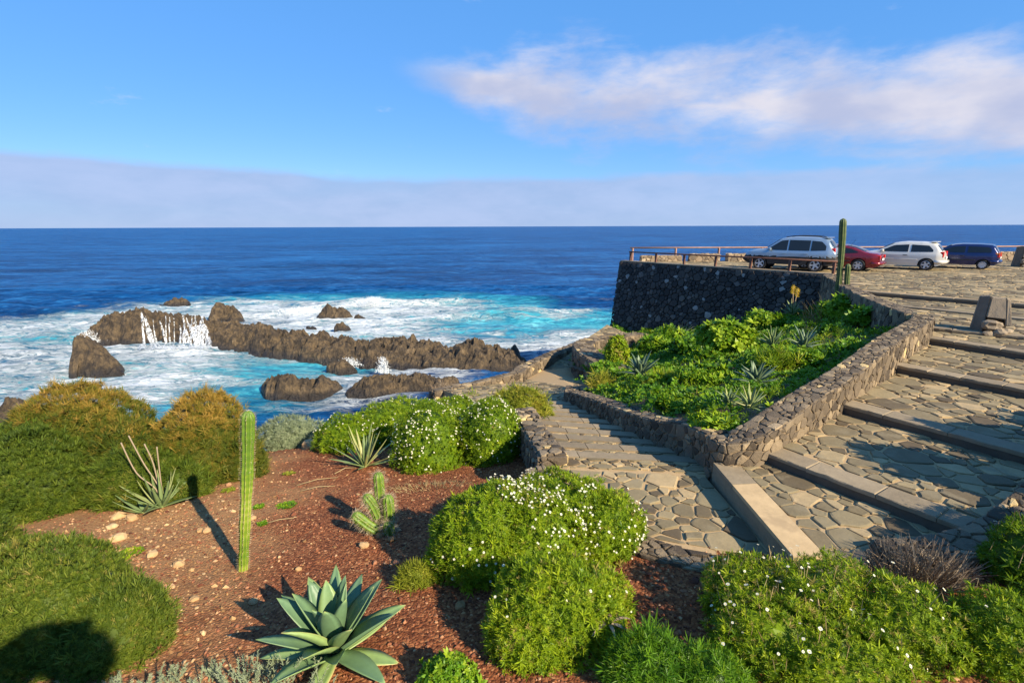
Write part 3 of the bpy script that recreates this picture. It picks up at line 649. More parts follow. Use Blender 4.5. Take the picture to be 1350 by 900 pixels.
lo3 = [(2.3, 17.6), (3.6, 18.2), (2.95, 19.6), (2.6, 21.0), (2.65, 22.7), (3.4, 24.6), (5.1, 27.0), (6.9, 30.2), (6.6, 33), (5.4, 31.2), (3.9, 28.0), (2.65, 25.3), (1.4, 22.8), (.45, 20.4)]
zl3 = lambda x, y: zlow(x, min(y, 21.5)) - .006 + .05 * max(0, min(y, 24) - 22)
for a_ in ([(.3, 20.3), (2.35, 17.4), (2.95, 19.0), (2.75, 21.0), (1.4, 22.8)], [(1.4, 22.8), (2.75, 21.0), (2.8, 22.9), (2.0, 24.0)], [(2.0, 24.0), (2.8, 22.9), (3.5, 24.6), (2.65, 25.3)], [(2.65, 25.3), (3.5, 24.6), (5.1, 27.0), (3.9, 28.0)], [(3.9, 28.0), (5.1, 27.0), (6.9, 30.2), (6.2, 33), (5.4, 31.2)]):
    o = slab_base('lower_path', a_, 0, -7, M['mortar'], zfun=zl3); paving(o, a_, zl3, .5, rs, maxparts=30, gap=.035)

def smooth_line(pts, n=4):
    P_ = [Vector(p) for p in pts]; out = []
    for i in range(len(P_) - 1):
        p0, p1, p2, p3 = P_[max(i - 1, 0)], P_[i], P_[i + 1], P_[min(i + 2, len(P_) - 1)]
        for k in range(n):
            t_ = k / n; out.append(.5 * ((2 * p1) + (p2 - p0) * t_ + (2 * p0 - 5 * p1 + 4 * p2 - p3) * t_ ** 2 + (3 * p1 - p0 - 3 * p2 + p3) * t_ ** 3))
    out.append(P_[-1]); return out
def stone_wall(name, label, pts, thick, cell, side=1, maxparts=120, material=None, core=None, batter=0.0, back=True, ends=True, prot=.035, seed=1, cat='wall', topcell=None, smooth=4, group=None, tintf=None, base_ext=.3):
    """pts: (x, y, z base, z top); side +1: the outer face is on the right of the walking direction"""
    rnd = random.Random(seed); L4 = smooth_line([Vector(p) for p in pts], smooth) if smooth > 1 else [Vector(p) for p in pts]
    XY = np.array([(p[0], p[1]) for p in L4]); ZB_ = np.array([p[2] for p in L4]); ZT = np.array([p[3] for p in L4])
    d = np.concatenate([[0], np.cumsum(np.hypot(*np.diff(XY, axis=0).T))]); L = d[-1]
    T = np.gradient(XY, d, axis=0); T /= np.hypot(T[:, 0], T[:, 1])[:, None]; N = np.stack([T[:, 1], -T[:, 0]], 1) * side
    def q(u):
        i = min(max(np.searchsorted(d, u) - 1, 0), len(d) - 2); f = (u - d[i]) / (d[i + 1] - d[i]); f = min(max(f, 0), 1)
        l = lambda A: A[i] + (A[i + 1] - A[i]) * f
        return l(XY), l(N), l(ZB_), l(ZT)
    Hm = float(np.mean(ZT - ZB_))
    def face(u, v, h):
        p, n, zb, zt = q(u); hh = (zt - zb) * v / Hm; s_ = h - batter * hh; return Vector((p[0] + n[0] * s_, p[1] + n[1] * s_, zb + hh))
    def topf(u, v, h):
        p, n, zb, zt = q(u); s_ = -v - batter * (zt - zb); return Vector((p[0] + n[0] * s_, p[1] + n[1] * s_, zt + h))
    def backf(u, v, h):
        p, n, zb, zt = q(u); hh = (zt - zb) * v / Hm; s_ = -thick - batter * (zt - zb) - h; return Vector((p[0] + n[0] * s_, p[1] + n[1] * s_, zb + hh))
    root = thing(name, label, cat, group=group)
    K = max(24, int(L / .25)); mb = MB(); V = []
    for i in range(K + 1):
        u = L * i / K; p, n, zb, zt = q(u); bt = batter * (zt - zb)
        for s_, z in ((0.0, zb - base_ext), (-bt - .0, zt - .012), (-bt - thick, zt - .012), (-bt - thick, zb - base_ext)): V.append((p[0] + n[0] * s_, p[1] + n[1] * s_, z))
    F = [[i * 4 + k, i * 4 + (k + 1) % 4, i * 4 + 4 + (k + 1) % 4, i * 4 + 4 + k] for i in range(K) for k in range(3)] + [[0, 1, 2, 3], [K * 4 + 3, K * 4 + 2, K * 4 + 1, K * 4]]
    obj('wall_core', mesh_py('wall_core', V, F, core or M['wallcore'], .5), root)
    sol = []; tn = []
    tintf = tintf or (lambda r: min(1, max(0, r.gauss(.42, .27))))
    regs = [(face, [(0, -.1), (L, -.1), (L, Hm), (0, Hm)], cell), (topf, [(0, 0), (L, 0), (L, thick), (0, thick)], topcell or cell)]
    if back: regs.append((backf, [(0, -.1), (L, -.1), (L, Hm), (0, Hm)], cell * 1.1))
    if ends:
        for ue in (0, L):
            p, n, zb, zt = q(ue); tdir = T[0] * -1 if ue == 0 else T[-1]
            def ef(u, v, h, p=p, n=n, zb=zb, zt=zt, tdir=tdir): s_ = -u - batter * (zt - zb); return Vector((p[0] + n[0] * s_ + tdir[0] * h, p[1] + n[1] * s_ + tdir[1] * h, zb + v))
            regs.append((ef, [(0, 0), (thick, 0), (thick, zt - zb), (0, zt - zb)], cell))
    for mp, reg, cl in regs:
        for c_ in cells(reg, cl, .02, rnd, aspect=1.15, spread=.6):
            sol.append(stone_solid(rounded(c_, rnd, .13, cl * .03), mp, prot * rnd.uniform(.4, 1.5), rnd, full=cell < .33, bulge=prot * .3, tilt=.05)); tn.append(tintf(rnd))
    place_stones('stone', root, sol, material or M['wall'], maxparts, tn)
    return root
# planter wall along the stair, turning round the bottom and back along the path
stone_wall('planter_wall', 'rubble stone planter wall rising beside the broad stair', [(3.05, 7.55, -1.22, -.62), (3.12, 7.2, -1.22, -.60), (3.45, 7.1, -1.1, -.55), (4.0, 7.3, -.96, -.44), (4.9, 8.0, -.85, -.30), (6.16, 8.98, -.79, -.17), (7.4, 9.98, -.62, .0), (8.6, 11.05, -.6, .1), (10.0, 12.25, -.45, .16), (11.0, 13.15, -.36, .19), (11.45, 13.75, -.3, .2)], .46, .21, side=1, maxparts=300, seed=4, ends=False, prot=.016, topcell=.17)
stone_wall('planter_wall', 'rubble stone wall edging the plaza above the cactus planter', [(11.42, 13.9, -.3, .2), (11.75, 14.8, -.9, .16), (12.5, 16.8, -1.0, .12), (13.6, 19.6, -1.0, .1), (15.2, 23.2, -1.1, .08), (16.8, 26.9, -1.2, .06)], .5, .32, side=1, maxparts=90, seed=5, prot=.02)
stone_wall('planter_wall', 'low dark stone wall between planter and descending path steps', [(3.08, 7.62, -1.25, -.64), (2.95, 8.3, -1.45, -.74), (2.72, 9.2, -1.62, -1.02), (2.42, 10.6, -1.9, -1.34), (2.05, 12.3, -2.25, -1.68), (1.72, 14.0, -2.6, -2.06), (1.6, 15.0, -2.75, -2.35), (1.75, 15.9, -2.85, -2.45)], .42, .185, side=-1, maxparts=220, seed=6, prot=.018)
# sea wall under the terrace
def seatint(r): return 1.0 if r.random() < .03 else min(.95, max(0, r.gauss(.42, .3)))
stone_wall('sea_wall', 'tall dark lava stone sea wall holding up the car terrace', [(7.4, 38.5, -5.6, -.02), (10.0, 35.3, -5.2, -.02), (13.1, 31.4, -4.4, -.02), (16.8, 26.6, -3.2, -.02)], .6, .36, side=1, maxparts=300, material=M['sea_wall'], core=M['seacore'], batter=.17, back=False, ends=True, prot=.05, seed=8, smooth=1, tintf=seatint, base_ext=3.5)
mb = MB()
for i in range(1): mb.prism([(8.2, 39.05, -.0), (17.05, 27.35, -.0), (17.45, 27.7, -.0), (8.6, 39.35, -.0)], [(8.2, 39.05, .07), (17.05, 27.35, .07), (17.45, 27.7, .07), (8.6, 39.35, .07)])
obj('rim_coping', mb.mesh('rim_coping', M['tanwall'], tint=.7), bpy.data.objects['sea_wall'])
# curved bastion at the foot of the planter, shore parapet, lower path edges
stone_wall('terrace_wall', 'curved stone bastion wall at the lower end of the planter', [(3.7, 17.9, -3.3, -2.62), (3.1, 19.4, -3.5, -2.58), (2.72, 21.0, -3.9, -2.55), (2.75, 22.6, -4.1, -2.6), (3.5, 24.4, -4.2, -2.75), (5.2, 26.8, -4.3, -3.1), (7.2, 30.0, -4.6, -3.6)], .9, .32, side=-1, maxparts=60, seed=9)
stone_wall('parapet', 'dark stone shore parapet curving behind the bastion', [(.42, 20.0, -3.8, -3.2), (.75, 20.9, -3.8, -3.2), (1.75, 23.0, -4.1, -3.3), (3.0, 25.5, -4.3, -3.5), (4.3, 28.4, -4.5, -3.8), (6.0, 32.5, -5, -4.4), (7.2, 36.5, -5.6, -4.9)], .5, .36, side=1, maxparts=50, seed=10, base_ext=2.5)
stone_wall('path_edge_wall', 'low stone edging on the seaward side of the lower path', [(-2.75, 17.4, -3.7, -3.15), (-1.6, 18.3, -3.7, -3.2), (-.4, 19.3, -3.8, -3.2), (.42, 20.0, -3.8, -3.2)], .4, .3, side=1, maxparts=50, seed=11)
stone_wall('path_edge_wall', 'low stone edging between daisy bushes and path steps', [(.05, 11.3, -2.3, -1.55), (.1, 10.6, -2.1, -1.45), (.22, 9.6, -1.9, -1.36), (.32, 8.7, -1.75, -1.2), (.45, 7.7, -1.5, -1.05)], .45, .24, side=1, maxparts=90, seed=12)
stone_wall('path_edge_wall', 'low rough stone border at the near end of the path', [(.5, 7.55, -1.5, -1.12), (.95, 6.55, -1.4, -1.16), (1.68, 5.72, -1.4, -1.19), (2.58, 5.26, -1.4, -1.17), (3.3, 5.08, -1.3, -1.0), (4.0, 5.05, -1.3, -.92)], .34, .17, side=-1, maxparts=160, seed=13, prot=.016)
stone_wall('path_edge_wall', 'low stone border along the near side of the broad stair', [(4.0, 5.1, -1.2, -.85), (5.2, 5.27, -1.2, -.76), (6.69, 6.02, -1.1, -.52), (9.0, 7.2, -.9, -.28), (13, 9.7, -.7, -.1)], .4, .19, side=-1, maxparts=160, seed=14, prot=.018)

# ------------------------------------------------------------------ railings, parapet of the terrace, stone blocks
def railing(name, label, line, hgt, n, mt, zb=0.0, r=.035, group=None):
    root = thing(name, label, 'railing', group=group)
    A = [Vector(p).to_3d() for p in line]; L = [0]
    for i in range(len(A) - 1): L.append(L[-1] + (A[i + 1] - A[i]).length)
    def q(u):
        for i in range(len(A) - 1):
            if u <= L[i + 1] + 1e-6: return A[i].lerp(A[i + 1], (u - L[i]) / (L[i + 1] - L[i]))
        return A[-1]
    for k in range(n):
        p = q(L[-1] * (k + .06) / (n - 1 + .12)); mb = MB(); mb.box((p.x, p.y, zb + hgt / 2 - .06), (.13, .13, hgt + .06), math.atan2(-12.0, 9.0), .012)
        obj('post', mb.mesh('post', mt), root)
    mb = MB(); mb.tube([(p.x, p.y, zb + hgt) for p in A], r * 1.35, 8); obj('rail', mb.mesh('rail', mt, True), root)
    return root
railing('railing', 'brown steel railing along the rim of the dark sea wall', [(8.75, 38.75), (11.4, 35.2), (14.4, 31.3), (17.25, 27.4)], .72, 7, M['rust'])
railing('railing', 'long pinkish steel railing on the seaward edge of the terrace behind the cars', [(8.9, 39.2), (14, 39.1), (30, 39.0), (61, 40.0)], 1.0, 17, M['pink_rail'], r=.04)
for lab, pts in (('short sunlit rubble parapet piece at the terrace corner', [(9.6, 38.5, 0, .42), (12.6, 38.5, 0, .42)]), ('small rubble parapet piece between two gaps in front of the railing', [(13.2, 38.4, 0, .55), (15.4, 38.4, 0, .55)]), ('sunlit rubble parapet piece in front of the silver car', [(16.0, 38.4, 0, .55), (19.6, 38.4, 0, .55)]), ('long sunlit rubble parapet behind the parked cars', [(20.4, 38.4, 0, .6), (40, 38.6, 0, .6), (60, 39.4, 0, .6)])):
    stone_wall('parapet', lab, pts, .4, .36, side=1, maxparts=40, material=M['tanwall'], seed=hash(len(lab)) % 99, smooth=1, back=False)
def monolith(label, loc, rz, s=1.0):
    t = thing('stone_block', label, 'stone block', loc, rz, 'hewn stone blocks by the terrace')
    def slab(name, q, tn):                        # q: eight corners, bottom then top
        mb = MB(); mb.prism([tuple(c * s for c in p) for p in q[:4]], [tuple(c * s for c in p) for p in q[4:]]); me = mb.mesh(name, M['monolith'], tint=tn)
        bm = bmesh.new(); bm.from_mesh(me); bmesh.ops.bevel(bm, geom=bm.edges[:], offset=.025 * s, segments=2, affect='EDGES'); bm.to_mesh(me); bm.free(); obj(name, me, t)
    slab('left_slab', [(-.46, -.1, -.05), (-.2, -.3, -.05), (-.2, .35, -.05), (-.46, .35, -.05), (-.36, -.02, 1.08), (-.13, -.1, 1.12), (-.13, .3, 1.12), (-.36, .3, 1.08)], .2)
    slab('sloping_slab', [(-.17, -.28, .5), (.28, -.3, .48), (.28, .05, .5), (-.17, .05, .5), (-.12, -.07, 1.08), (.22, -.07, 1.05), (.22, .25, 1.05), (-.12, .25, 1.08)], .75)
    slab('right_slab', [(.27, -.36, .3), (.40, -.38, .3), (.40, .3, .3), (.27, .3, .3), (.21, -.08, 1.06), (.31, -.08, 1.02), (.31, .3, 1.02), (.21, .3, 1.06)], .9)
    slab('back_slab', [(-.2, .1, -.05), (.36, .1, -.05), (.36, .34, -.05), (-.2, .34, -.05), (-.14, .1, .95), (.28, .1, .95), (.28, .3, .95), (-.14, .3, .95)], .1)
    rnd = random.Random(5)
    for k, (x, y, z, r) in enumerate(((-.02, -.3, .3, .24), (.16, -.42, .12, .18), (-.08, -.48, .06, .13), (.3, -.3, .14, .15))):
        o = obj('rubble', rock_mesh(r * s, 20 + k, M['monolith'], rnd.random()), t, (x * s, y * s, z * s))
def ico(n=2):
    bm = bmesh.new(); bmesh.ops.create_icosphere(bm, subdivisions=n, radius=1); V = np.array([v.co[:] for v in bm.verts]); F = np.array([[v.index for v in f.verts] for f in bm.faces]); bm.free(); return V, F
ICO = {n: ico(n) for n in (1, 2, 3)}
def rock_mesh(r, seed, mt, tint=.5, n=2, sq=(1, .85, .65)):
    V, F = ICO[n]; d = 1 + .55 * fbm(V * 1.1 + seed * 7.3, 3, seed)[:, None]
    V = np.round(V * d * 3.2) / 3.2 * .35 + V * d * .65
    return mesh_np('stone', V * r * np.array(sq), [F], mt, np.full(len(V), tint))
monolith('weathered hewn stone block with a sloping sunlit face on the upper steps', (12.85, 13.5, -.25), R(-38), .9)
monolith('dark hewn stone block at the terrace edge right of the blue car', (32.3, 32.6, 0), R(-30), 1.15)

# ------------------------------------------------------------------ parked cars
def paint(name, colr, metal=.3, rough=.25):
    m, t, b = mat(name); n = t.noise(coords(t), 3, 4, .6)
    t.put(b.inputs['Base Color'], t.mix(t.math('MULTIPLY', n, .3), colr, tuple(c * .72 for c in colr))); b.inputs['Metallic'].default_value = metal; b.inputs['Roughness'].default_value = rough
    b.inputs['Coat Weight'].default_value = .6; b.inputs['Coat Roughness'].default_value = .08; return m
M['glass'] = plain('car_glass', (.012, .016, .02), .08, 0, .1, 2, .5)
M['tyre'] = plain('tyre_rubber', (.02, .02, .021), .85, 0, .2, 20)
M['alloy'] = plain('alloy_rim', (.55, .55, .56), .35, .6, .1, 10)
M['black'] = plain('black_plastic', (.03, .03, .032), .6, 0, .2, 10)
M['redlamp'] = plain('red_lamp_glass', (.55, .02, .015), .2, 0, .15, 10, .5)
M['amber'] = plain('amber_lamp_glass', (.75, .22, .02), .2, 0, .15, 10, .5)
M['clearlamp'] = plain('clear_lamp_glass', (.6, .62, .64), .15, 0, .1, 10, .5)
M['plate'] = plain('number_plate_white', (.7, .7, .68), .5, 0, .05, 10)
def make_car(name, label, cat, loc, rz, S):
    """S: profile pts, length marks and paints. x runs to the nose, y to the car's left."""
    t = thing(name, label, cat, loc, rz, 'cars parked on the terrace'); t.scale = (S.get('size', 1.08),) * 3
    up = S['up']; w0 = S['w'] / 2; belt = S['belt']; wr = S['wr']; axles = S['axles']; sill = S.get('sill', .26); bm_ = S['paint']; low = S.get('lower', bm_)
    ux = [p[0] for p in up]; uz = [p[1] for p in up]; xr, xf = ux[0], ux[-1]
    def U(x): return float(np.interp(x, ux, uz))
    def Lw(x):
        z = sill + .12 * max(0, (abs(x - (xr + xf) / 2) - (xf - xr) * .5 + .25) / .25)
        for a in axles:
            r = wr + .055; d = abs(x - a)
            if d < r: z = max(z, wr + math.sqrt(r * r - d * d))
        return z
    def Wd(x, z):
        e = (x - (xr + xf) / 2) / ((xf - xr) / 2); w = w0 * (1 - .10 * abs(e) ** 4 - .10 * max(0, abs(e) - .85) / .15)
        w -= .035 * max(0, (.55 - z) / .35) ** 2
        if z > belt: w -= S.get('tumble', .34) * (z - belt) + .03
        else: w -= .03 * max(0, (z - belt + .12) / .12) ** 2
        return w
    xs = sorted(set([round(x, 4) for x in np.linspace(xr, xf, 58)] + [round(a + s_ * (wr + .055), 4) for a in axles for s_ in (-1, 1)] + [round(x, 4) for x in ux]))
    NL = 11; V = []; F = []; mi = []
    for x in xs:
        lo, hi = Lw(x), max(U(x), Lw(x) + .02)
        for sgn in (1, -1):
            for k in range(NL):
                f = k / (NL - 1); z = lo + (hi - lo) * f; y = Wd(x, z)
                if k == NL - 1: y -= .045; 
                V.append((x, sgn * y, z - (.0 if k < NL - 1 else 0)))
    nS = 2 * NL
    for i in range(len(xs) - 1):
        for s_ in (0, 1):
            for k in range(NL - 1):
                a = i * nS + s_ * NL + k; q = [a, a + nS, a + nS + 1, a + 1]
                F.append(q if s_ == 1 else q[::-1]); zz = sum(V[j][2] for j in q) / 4
                mi.append(1 if zz < S.get('twotone', -1) else 0)
    # roof and bonnet skin with a crown
    nT = 7; b0 = len(V)
    for i, x in enumerate(xs):
        ya = V[i * nS + NL - 1][1]; z = V[i * nS + NL - 1][2]
        for k in range(nT):
            f = k / (nT - 1) * 2 - 1; V.append((x, ya * f, z + .045 * (1 - f * f)))
    for i in range(len(xs) - 1):
        for k in range(nT - 1): a = b0 + i * nT + k; F.append([a, a + nT, a + nT + 1, a + 1]); mi.append(0)
    for i, rev in ((0, 0), (len(xs) - 1, 1)):
        for k in range(NL - 1):
            q = [i * nS + k, i * nS + k + 1, i * nS + NL + k + 1, i * nS + NL + k]; F.append(q[::-1] if rev else q); mi.append(1 if V[q[0]][2] < S.get('twotone', -1) else 0)
    me = mesh_py('body', V, F, [bm_, low], smooth=True); me.polygons.foreach_set('material_index', mi)
    me.update(); body = obj('body', me, t)
    bm2 = bmesh.new(); bm2.from_mesh(me); bmesh.ops.remove_doubles(bm2, verts=bm2.verts[:], dist=.0005); bmesh.ops.recalc_face_normals(bm2, faces=bm2.faces[:])
    for e in bm2.edges:
        if len(e.link_faces) == 2 and e.calc_face_angle(0) > R(38): e.smooth = False
    bm2.to_mesh(me); bm2.free()
    # dark inner floor that closes the body underneath and behind the wheels
    mb = MB(); mb.box(((xr + xf) / 2, 0, sill + .06 + (wr * .5)), (xf - xr - .3, S['w'] - .42, wr + .1)); obj('underbody', mb.mesh('underbody', M['black']), t)
    def side_panel(nm, poly, mt, off=.006, n=7, parent=None, both=True, thick=True):
        out = None
        for sgn in ((1, -1) if both else (1,)):
            # fan grid: resample the quad-like polygon along x
            px = [p[0] for p in poly['lo']]; V = []; F = []
            xsx = np.linspace(min(px), max(px), 14)
            for x in xsx:
                zl = float(np.interp(x, [p[0] for p in poly['lo']], [p[1] for p in poly['lo']])); zh = float(np.interp(x, [p[0] for p in poly['hi']], [p[1] for p in poly['hi']]))
                for k in range(n): z = zl + (zh - zl) * k / (n - 1); V.append((x, sgn * (Wd(x, z) + off), z))
            for i in range(13):
                for k in range(n - 1): a = i * n + k; q = [a, a + n, a + n + 1, a + 1]; F.append(q if sgn < 0 else q[::-1])
            # rim back to the body
            nb = len(V); ring = [i * n for i in range(14)] + [13 * n + k for k in range(1, n)] + [i * n + n - 1 for i in range(12, -1, -1)] + [k for k in range(n - 2, 0, -1)]
            for r_ in ring: v = V[r_]; V.append((v[0], v[1] - sgn * .02, v[2]))
            for j in range(len(ring)): F.append([ring[j], ring[(j + 1) % len(ring)], nb + (j + 1) % len(ring), nb + j])
            o = obj(nm, mesh_py(nm, V, F, mt, smooth=False), parent or t); out = out or o
        return out
    for d in S['doors']:
        dr = side_panel('door', d, bm_, .004)
    for wdw in S['windows']: side_panel('window', wdw, M['glass'], .012)
    def skin_panel(nm, x0, x1, wf, mt, off=.008):
        V = []; F = []; n = 8; m_ = 9
        for i in range(n):
            x = x0 + (x1 - x0) * i / (n - 1); z0 = U(x); ya = (Wd(x, z0) - .045) * wf
            for k in range(m_): f = k / (m_ - 1) * 2 - 1; fb = f * wf; V.append((x, ya * f, z0 + .045 * (1 - fb * fb) + off))
        for i in range(n - 1):
            for k in range(m_ - 1): a = i * m_ + k; F.append([a, a + m_, a + m_ + 1, a + 1])
        o = obj(nm, mesh_py(nm, V, F, mt, smooth=True), t); md = o.modifiers.new('thickness', 'SOLIDIFY'); md.thickness = .02; md.offset = -1; return o
    skin_panel('windscreen', *S['screen'], .88, M['glass']); skin_panel('rear_window', *S['rear'], .84, M['glass'])
    # bumpers and strips, lamps, plate
    for x, sg in ((xr, -1), (xf, 1)):
        mb = MB(); zc = sill + .22
        pts = [(x - sg * .35, -Wd(x - sg * .35, zc) - .012, zc), (x - sg * .08, -Wd(x - sg * .1, zc) - .005, zc), (x + sg * .045, -w0 * .6, zc), (x + sg * .06, 0, zc), (x + sg * .045, w0 * .6, zc), (x - sg * .08, Wd(x - sg * .1, zc) + .005, zc), (x - sg * .35, Wd(x - sg * .35, zc) + .012, zc)]
        mb.tube(pts, .09, 8); obj('bumper', mb.mesh('bumper', S.get('bump', bm_), True), t)
    for sgn in (1, -1):
        zl0, zl1, tx, mt_ = S['tail']
        yb = Wd(xr + .06, (zl0 + zl1) / 2); mb = MB(); xq = float(np.interp((zl0 + zl1) / 2, [p[1] for p in S['tailx']], [p[0] for p in S['tailx']])) if 'tailx' in S else xr
        mb.box((xq + .10, sgn * (yb - .075), (zl0 + zl1) / 2), (.30, .17, zl1 - zl0), 0, .02); lm = obj('tail_light', mb.mesh('tail_light', M['redlamp']), t)
        mb = MB(); mb.box((xq + .11, sgn * (yb - .073), zl1 - .055), (.302, .175, .09), 0, .01); obj('indicator', mb.mesh('indicator', M['amber'] if mt_ == 'amber' else M['redlamp']), lm)
        mb = MB(); hx = xf - .16; mb.box((hx, sgn * (Wd(hx, U(xf) - .1) - .13), U(xf) - .12), (.3, .32, .14), 0, .03); obj('headlight', mb.mesh('headlight', M['clearlamp']), t)
        mx = S['mirror']; mb = MB(); mb.box((mx, sgn * (Wd(mx, belt) + .10), belt + .09), (.12, .2, .14), 0, .03); obj('mirror', mb.mesh('mirror', bm_), t)
        for hx in S['handles']: mb = MB(); mb.box((hx, sgn * (Wd(hx, belt - .12) + .014), belt - .12), (.19, .03, .035), 0, .006); obj('door_handle', mb.mesh('door_handle', S.get('handle', M['black'])), t)
        mb = MB(); mb.box(((axles[0] + axles[1]) / 2, sgn * (Wd(0, .5) + .004), S.get('strip', .55)), (axles[1] - axles[0] - 2 * wr - .16, .03, .05), 0, .008); obj('side_strip', mb.mesh('side_strip', S.get('stripm', M['black'])), t)
        if S.get('roofrail'):
            a, b2 = S['roofrail']; mb = MB(); mb.tube([(a + (b2 - a) * k / 8, sgn * (Wd(a + (b2 - a) * k / 8, U(a + (b2 - a) * k / 8)) - .1), U(a + (b2 - a) * k / 8) + .05 + .035 * (0 if k in (0, 8) else 1)) for k in range(9)], .022, 6); obj('roof_rail', mb.mesh('roof_rail', M['black'], True), t)
    mb = MB(); mb.box((xr - .035, 0, sill + .42), (.02, .5, .115), 0, .004); obj('number_plate', mb.mesh('number_plate', M['plate']), t)
    if S.get('spoiler'): mb = MB(); sx_ = S['spoiler']; mb.box((sx_ , 0, U(sx_) + .075), (.3, S['w'] * .62, .035), 0, .012); obj('roof_spoiler', mb.mesh('roof_spoiler', S.get('spoilm', bm_)), t)
    if S.get('aerial'): mb = MB(); ax_ = S['aerial']; mb.tube([(ax_, 0, U(ax_) + .04), (ax_ - .18, 0, U(ax_) + .32)], .007, 5); obj('aerial', mb.mesh('aerial', M['black']), t)
    mb = MB(); mb.tube([(xr + .25, -.4, sill - .0), (xr - .02, -.4, sill - .0)], .03, 8); obj('exhaust', mb.mesh('exhaust', M['alloy']), t)
    # wheels
    for a in axles:
        for sgn in (1, -1):
            wh = obj('wheel', None, t, (a, sgn * (w0 - .10), wr))
            prof = [(wr * .66, -.09), (wr * .9, -.10), (wr * .985, -.075), (wr, 0), (wr * .985, .075), (wr * .9, .10), (wr * .66, .09), (wr * .64, 0)]; n = 28; V = []; F = []
            for k in range(n):
                g = 2 * math.pi * k / n
                for (r_, y) in prof: V.append((r_ * math.cos(g), y, r_ * math.sin(g)))
            for k in range(n):
                for j in range(8): F.append([k * 8 + j, k * 8 + (j + 1) % 8, ((k + 1) % n) * 8 + (j + 1) % 8, ((k + 1) % n) * 8 + j])
            obj('tyre', mesh_py('tyre', V, F, M['tyre'], smooth=True), wh)
            mb = MB(); q = 24
            def ringp(r_, y): return [(r_ * math.cos(2 * math.pi * k / q), y * sgn, r_ * math.sin(2 * math.pi * k / q)) for k in range(q)]
            mb.add(ringp(wr * .67, .085) + ringp(wr * .6, .09) + ringp(wr * .58, .03), [[i, (i + 1) % q, q + (i + 1) % q, q + i] for i in range(q)] + [[q + i, q + (i + 1) % q, 2 * q + (i + 1) % q, 2 * q + i] for i in range(q)])
            ns = S.get('spokes', 6)
            for k in range(ns):
                g = 2 * math.pi * k / ns; co, si = math.cos(g), math.sin(g)
                def pt(r_, w_, y): return (r_ * co - w_ * si, y * sgn, r_ * si + w_ * co)
                mb.add([pt(.03, -.045, .075), pt(.03, .045, .075), pt(wr * .61, .035, .085), pt(wr * .61, -.035, .085), pt(.03, -.045, .03), pt(.03, .045, .03), pt(wr * .61, .035, .05), pt(wr * .61, -.035, .05)], [[0, 1, 2, 3], [7, 6, 5, 4], [0, 3, 7, 4], [1, 5, 6, 2]])
            mb.tube([(0, .03 * sgn, 0), (0, .095 * sgn, 0)], .06, 12)
            obj('rim', mb.mesh('rim', M['alloy']), wh)
            mb = MB(); mb.tube([(0, -.05 * sgn, 0), (0, .02 * sgn, 0)], wr * .63, 24); obj('brake', mb.mesh('brake', M['black']), wh)
    return t
def quad(lo, hi): return {'lo': lo, 'hi': hi}
HEAD = math.atan2(.70, -.71)
silver = paint('silver_blue_paint', (.30, .39, .47), .55, .3); redp = paint('dark_red_paint', (.20, .012, .02), .3, .22); whitep = paint('champagne_white_paint', (.66, .63, .56), .15, .3); bluep = paint('navy_blue_paint', (.012, .022, .10), .3, .2); cladp = plain('grey_brown_cladding', (.05, .045, .04), .75, 0, .2, 8, .2)
# silver-blue off-roader with a dark cladding below
make_car('parked_car', 'silver blue off-roader with roof rails parked beside the railing', 'car', (16.7, 31.0, .0), HEAD + R(3), dict(paint=silver, lower=cladp, twotone=.76, bump=cladp, size=1.12, w=1.80, belt=1.02, wr=.345, axles=(-1.32, 1.31), sill=.34, spokes=5,
    up=[(-2.16, .86), (-2.12, 1.02), (-2.02, 1.18), (-1.80, 1.52), (-1.68, 1.635), (-1.2, 1.69), (-.3, 1.71), (.25, 1.66), (.45, 1.60), (1.08, 1.12), (1.2, 1.08), (1.75, 1.0), (2.05, .9), (2.17, .72)],
    doors=[quad([(-.98, .78), (-.02, .78)], [(-.98, 1.0), (-.02, 1.0)]), quad([(.0, .78), (1.0, .78)], [(.0, 1.0), (1.0, 1.0)])],
    windows=[quad([(-1.72, 1.09), (-1.06, 1.06)], [(-1.72, 1.30), (-1.5, 1.52), (-1.06, 1.56)]), quad([(-1.0, 1.06), (-.03, 1.06)], [(-1.0, 1.57), (-.03, 1.585)]), quad([(.04, 1.06), (.98, 1.07)], [(.04, 1.585), (.36, 1.545), (.98, 1.10)])],
    screen=(1.03, .48), rear=(-2.03, -1.80), tail=(.84, 1.2, 0, 'red'), tailx=[(-2.14, .8), (-2.0, 1.2)], mirror=.82, handles=(-.85, .15), roofrail=(-1.55, .2), spoiler=-1.66, handle=silver, strip=.60, stripm=silver))
make_car('parked_car', 'dark red coupe half hidden behind the tall cactus', 'car', (19.5, 31.3, 0), HEAD + R(1), dict(paint=redp, w=1.77, belt=.88, wr=.32, axles=(-1.28, 1.3), sill=.22, spokes=6,
    up=[(-2.2, .72), (-2.15, .86), (-1.98, .94), (-1.55, 1.0), (-1.0, 1.24), (-.55, 1.345), (-.1, 1.37), (.25, 1.33), (.98, .97), (1.1, .93), (1.8, .80), (2.1, .7), (2.2, .55)],
    doors=[quad([(-.45, .34), (.92, .34)], [(-.45, .86), (.92, .86)])], windows=[quad([(-1.2, .98), (-.5, .93)], [(-1.2, 1.03), (-.9, 1.17), (-.5, 1.25)]), quad([(-.44, .93), (.82, .93)], [(-.44, 1.255), (.2, 1.23), (.82, .95)])],
    screen=(.95, .28), rear=(-1.5, -.62), tail=(.68, .86, 0, 'red'), tailx=[(-2.2, .7), (-2.14, .86)], mirror=.72, handles=(-.3,), aerial=-.7))
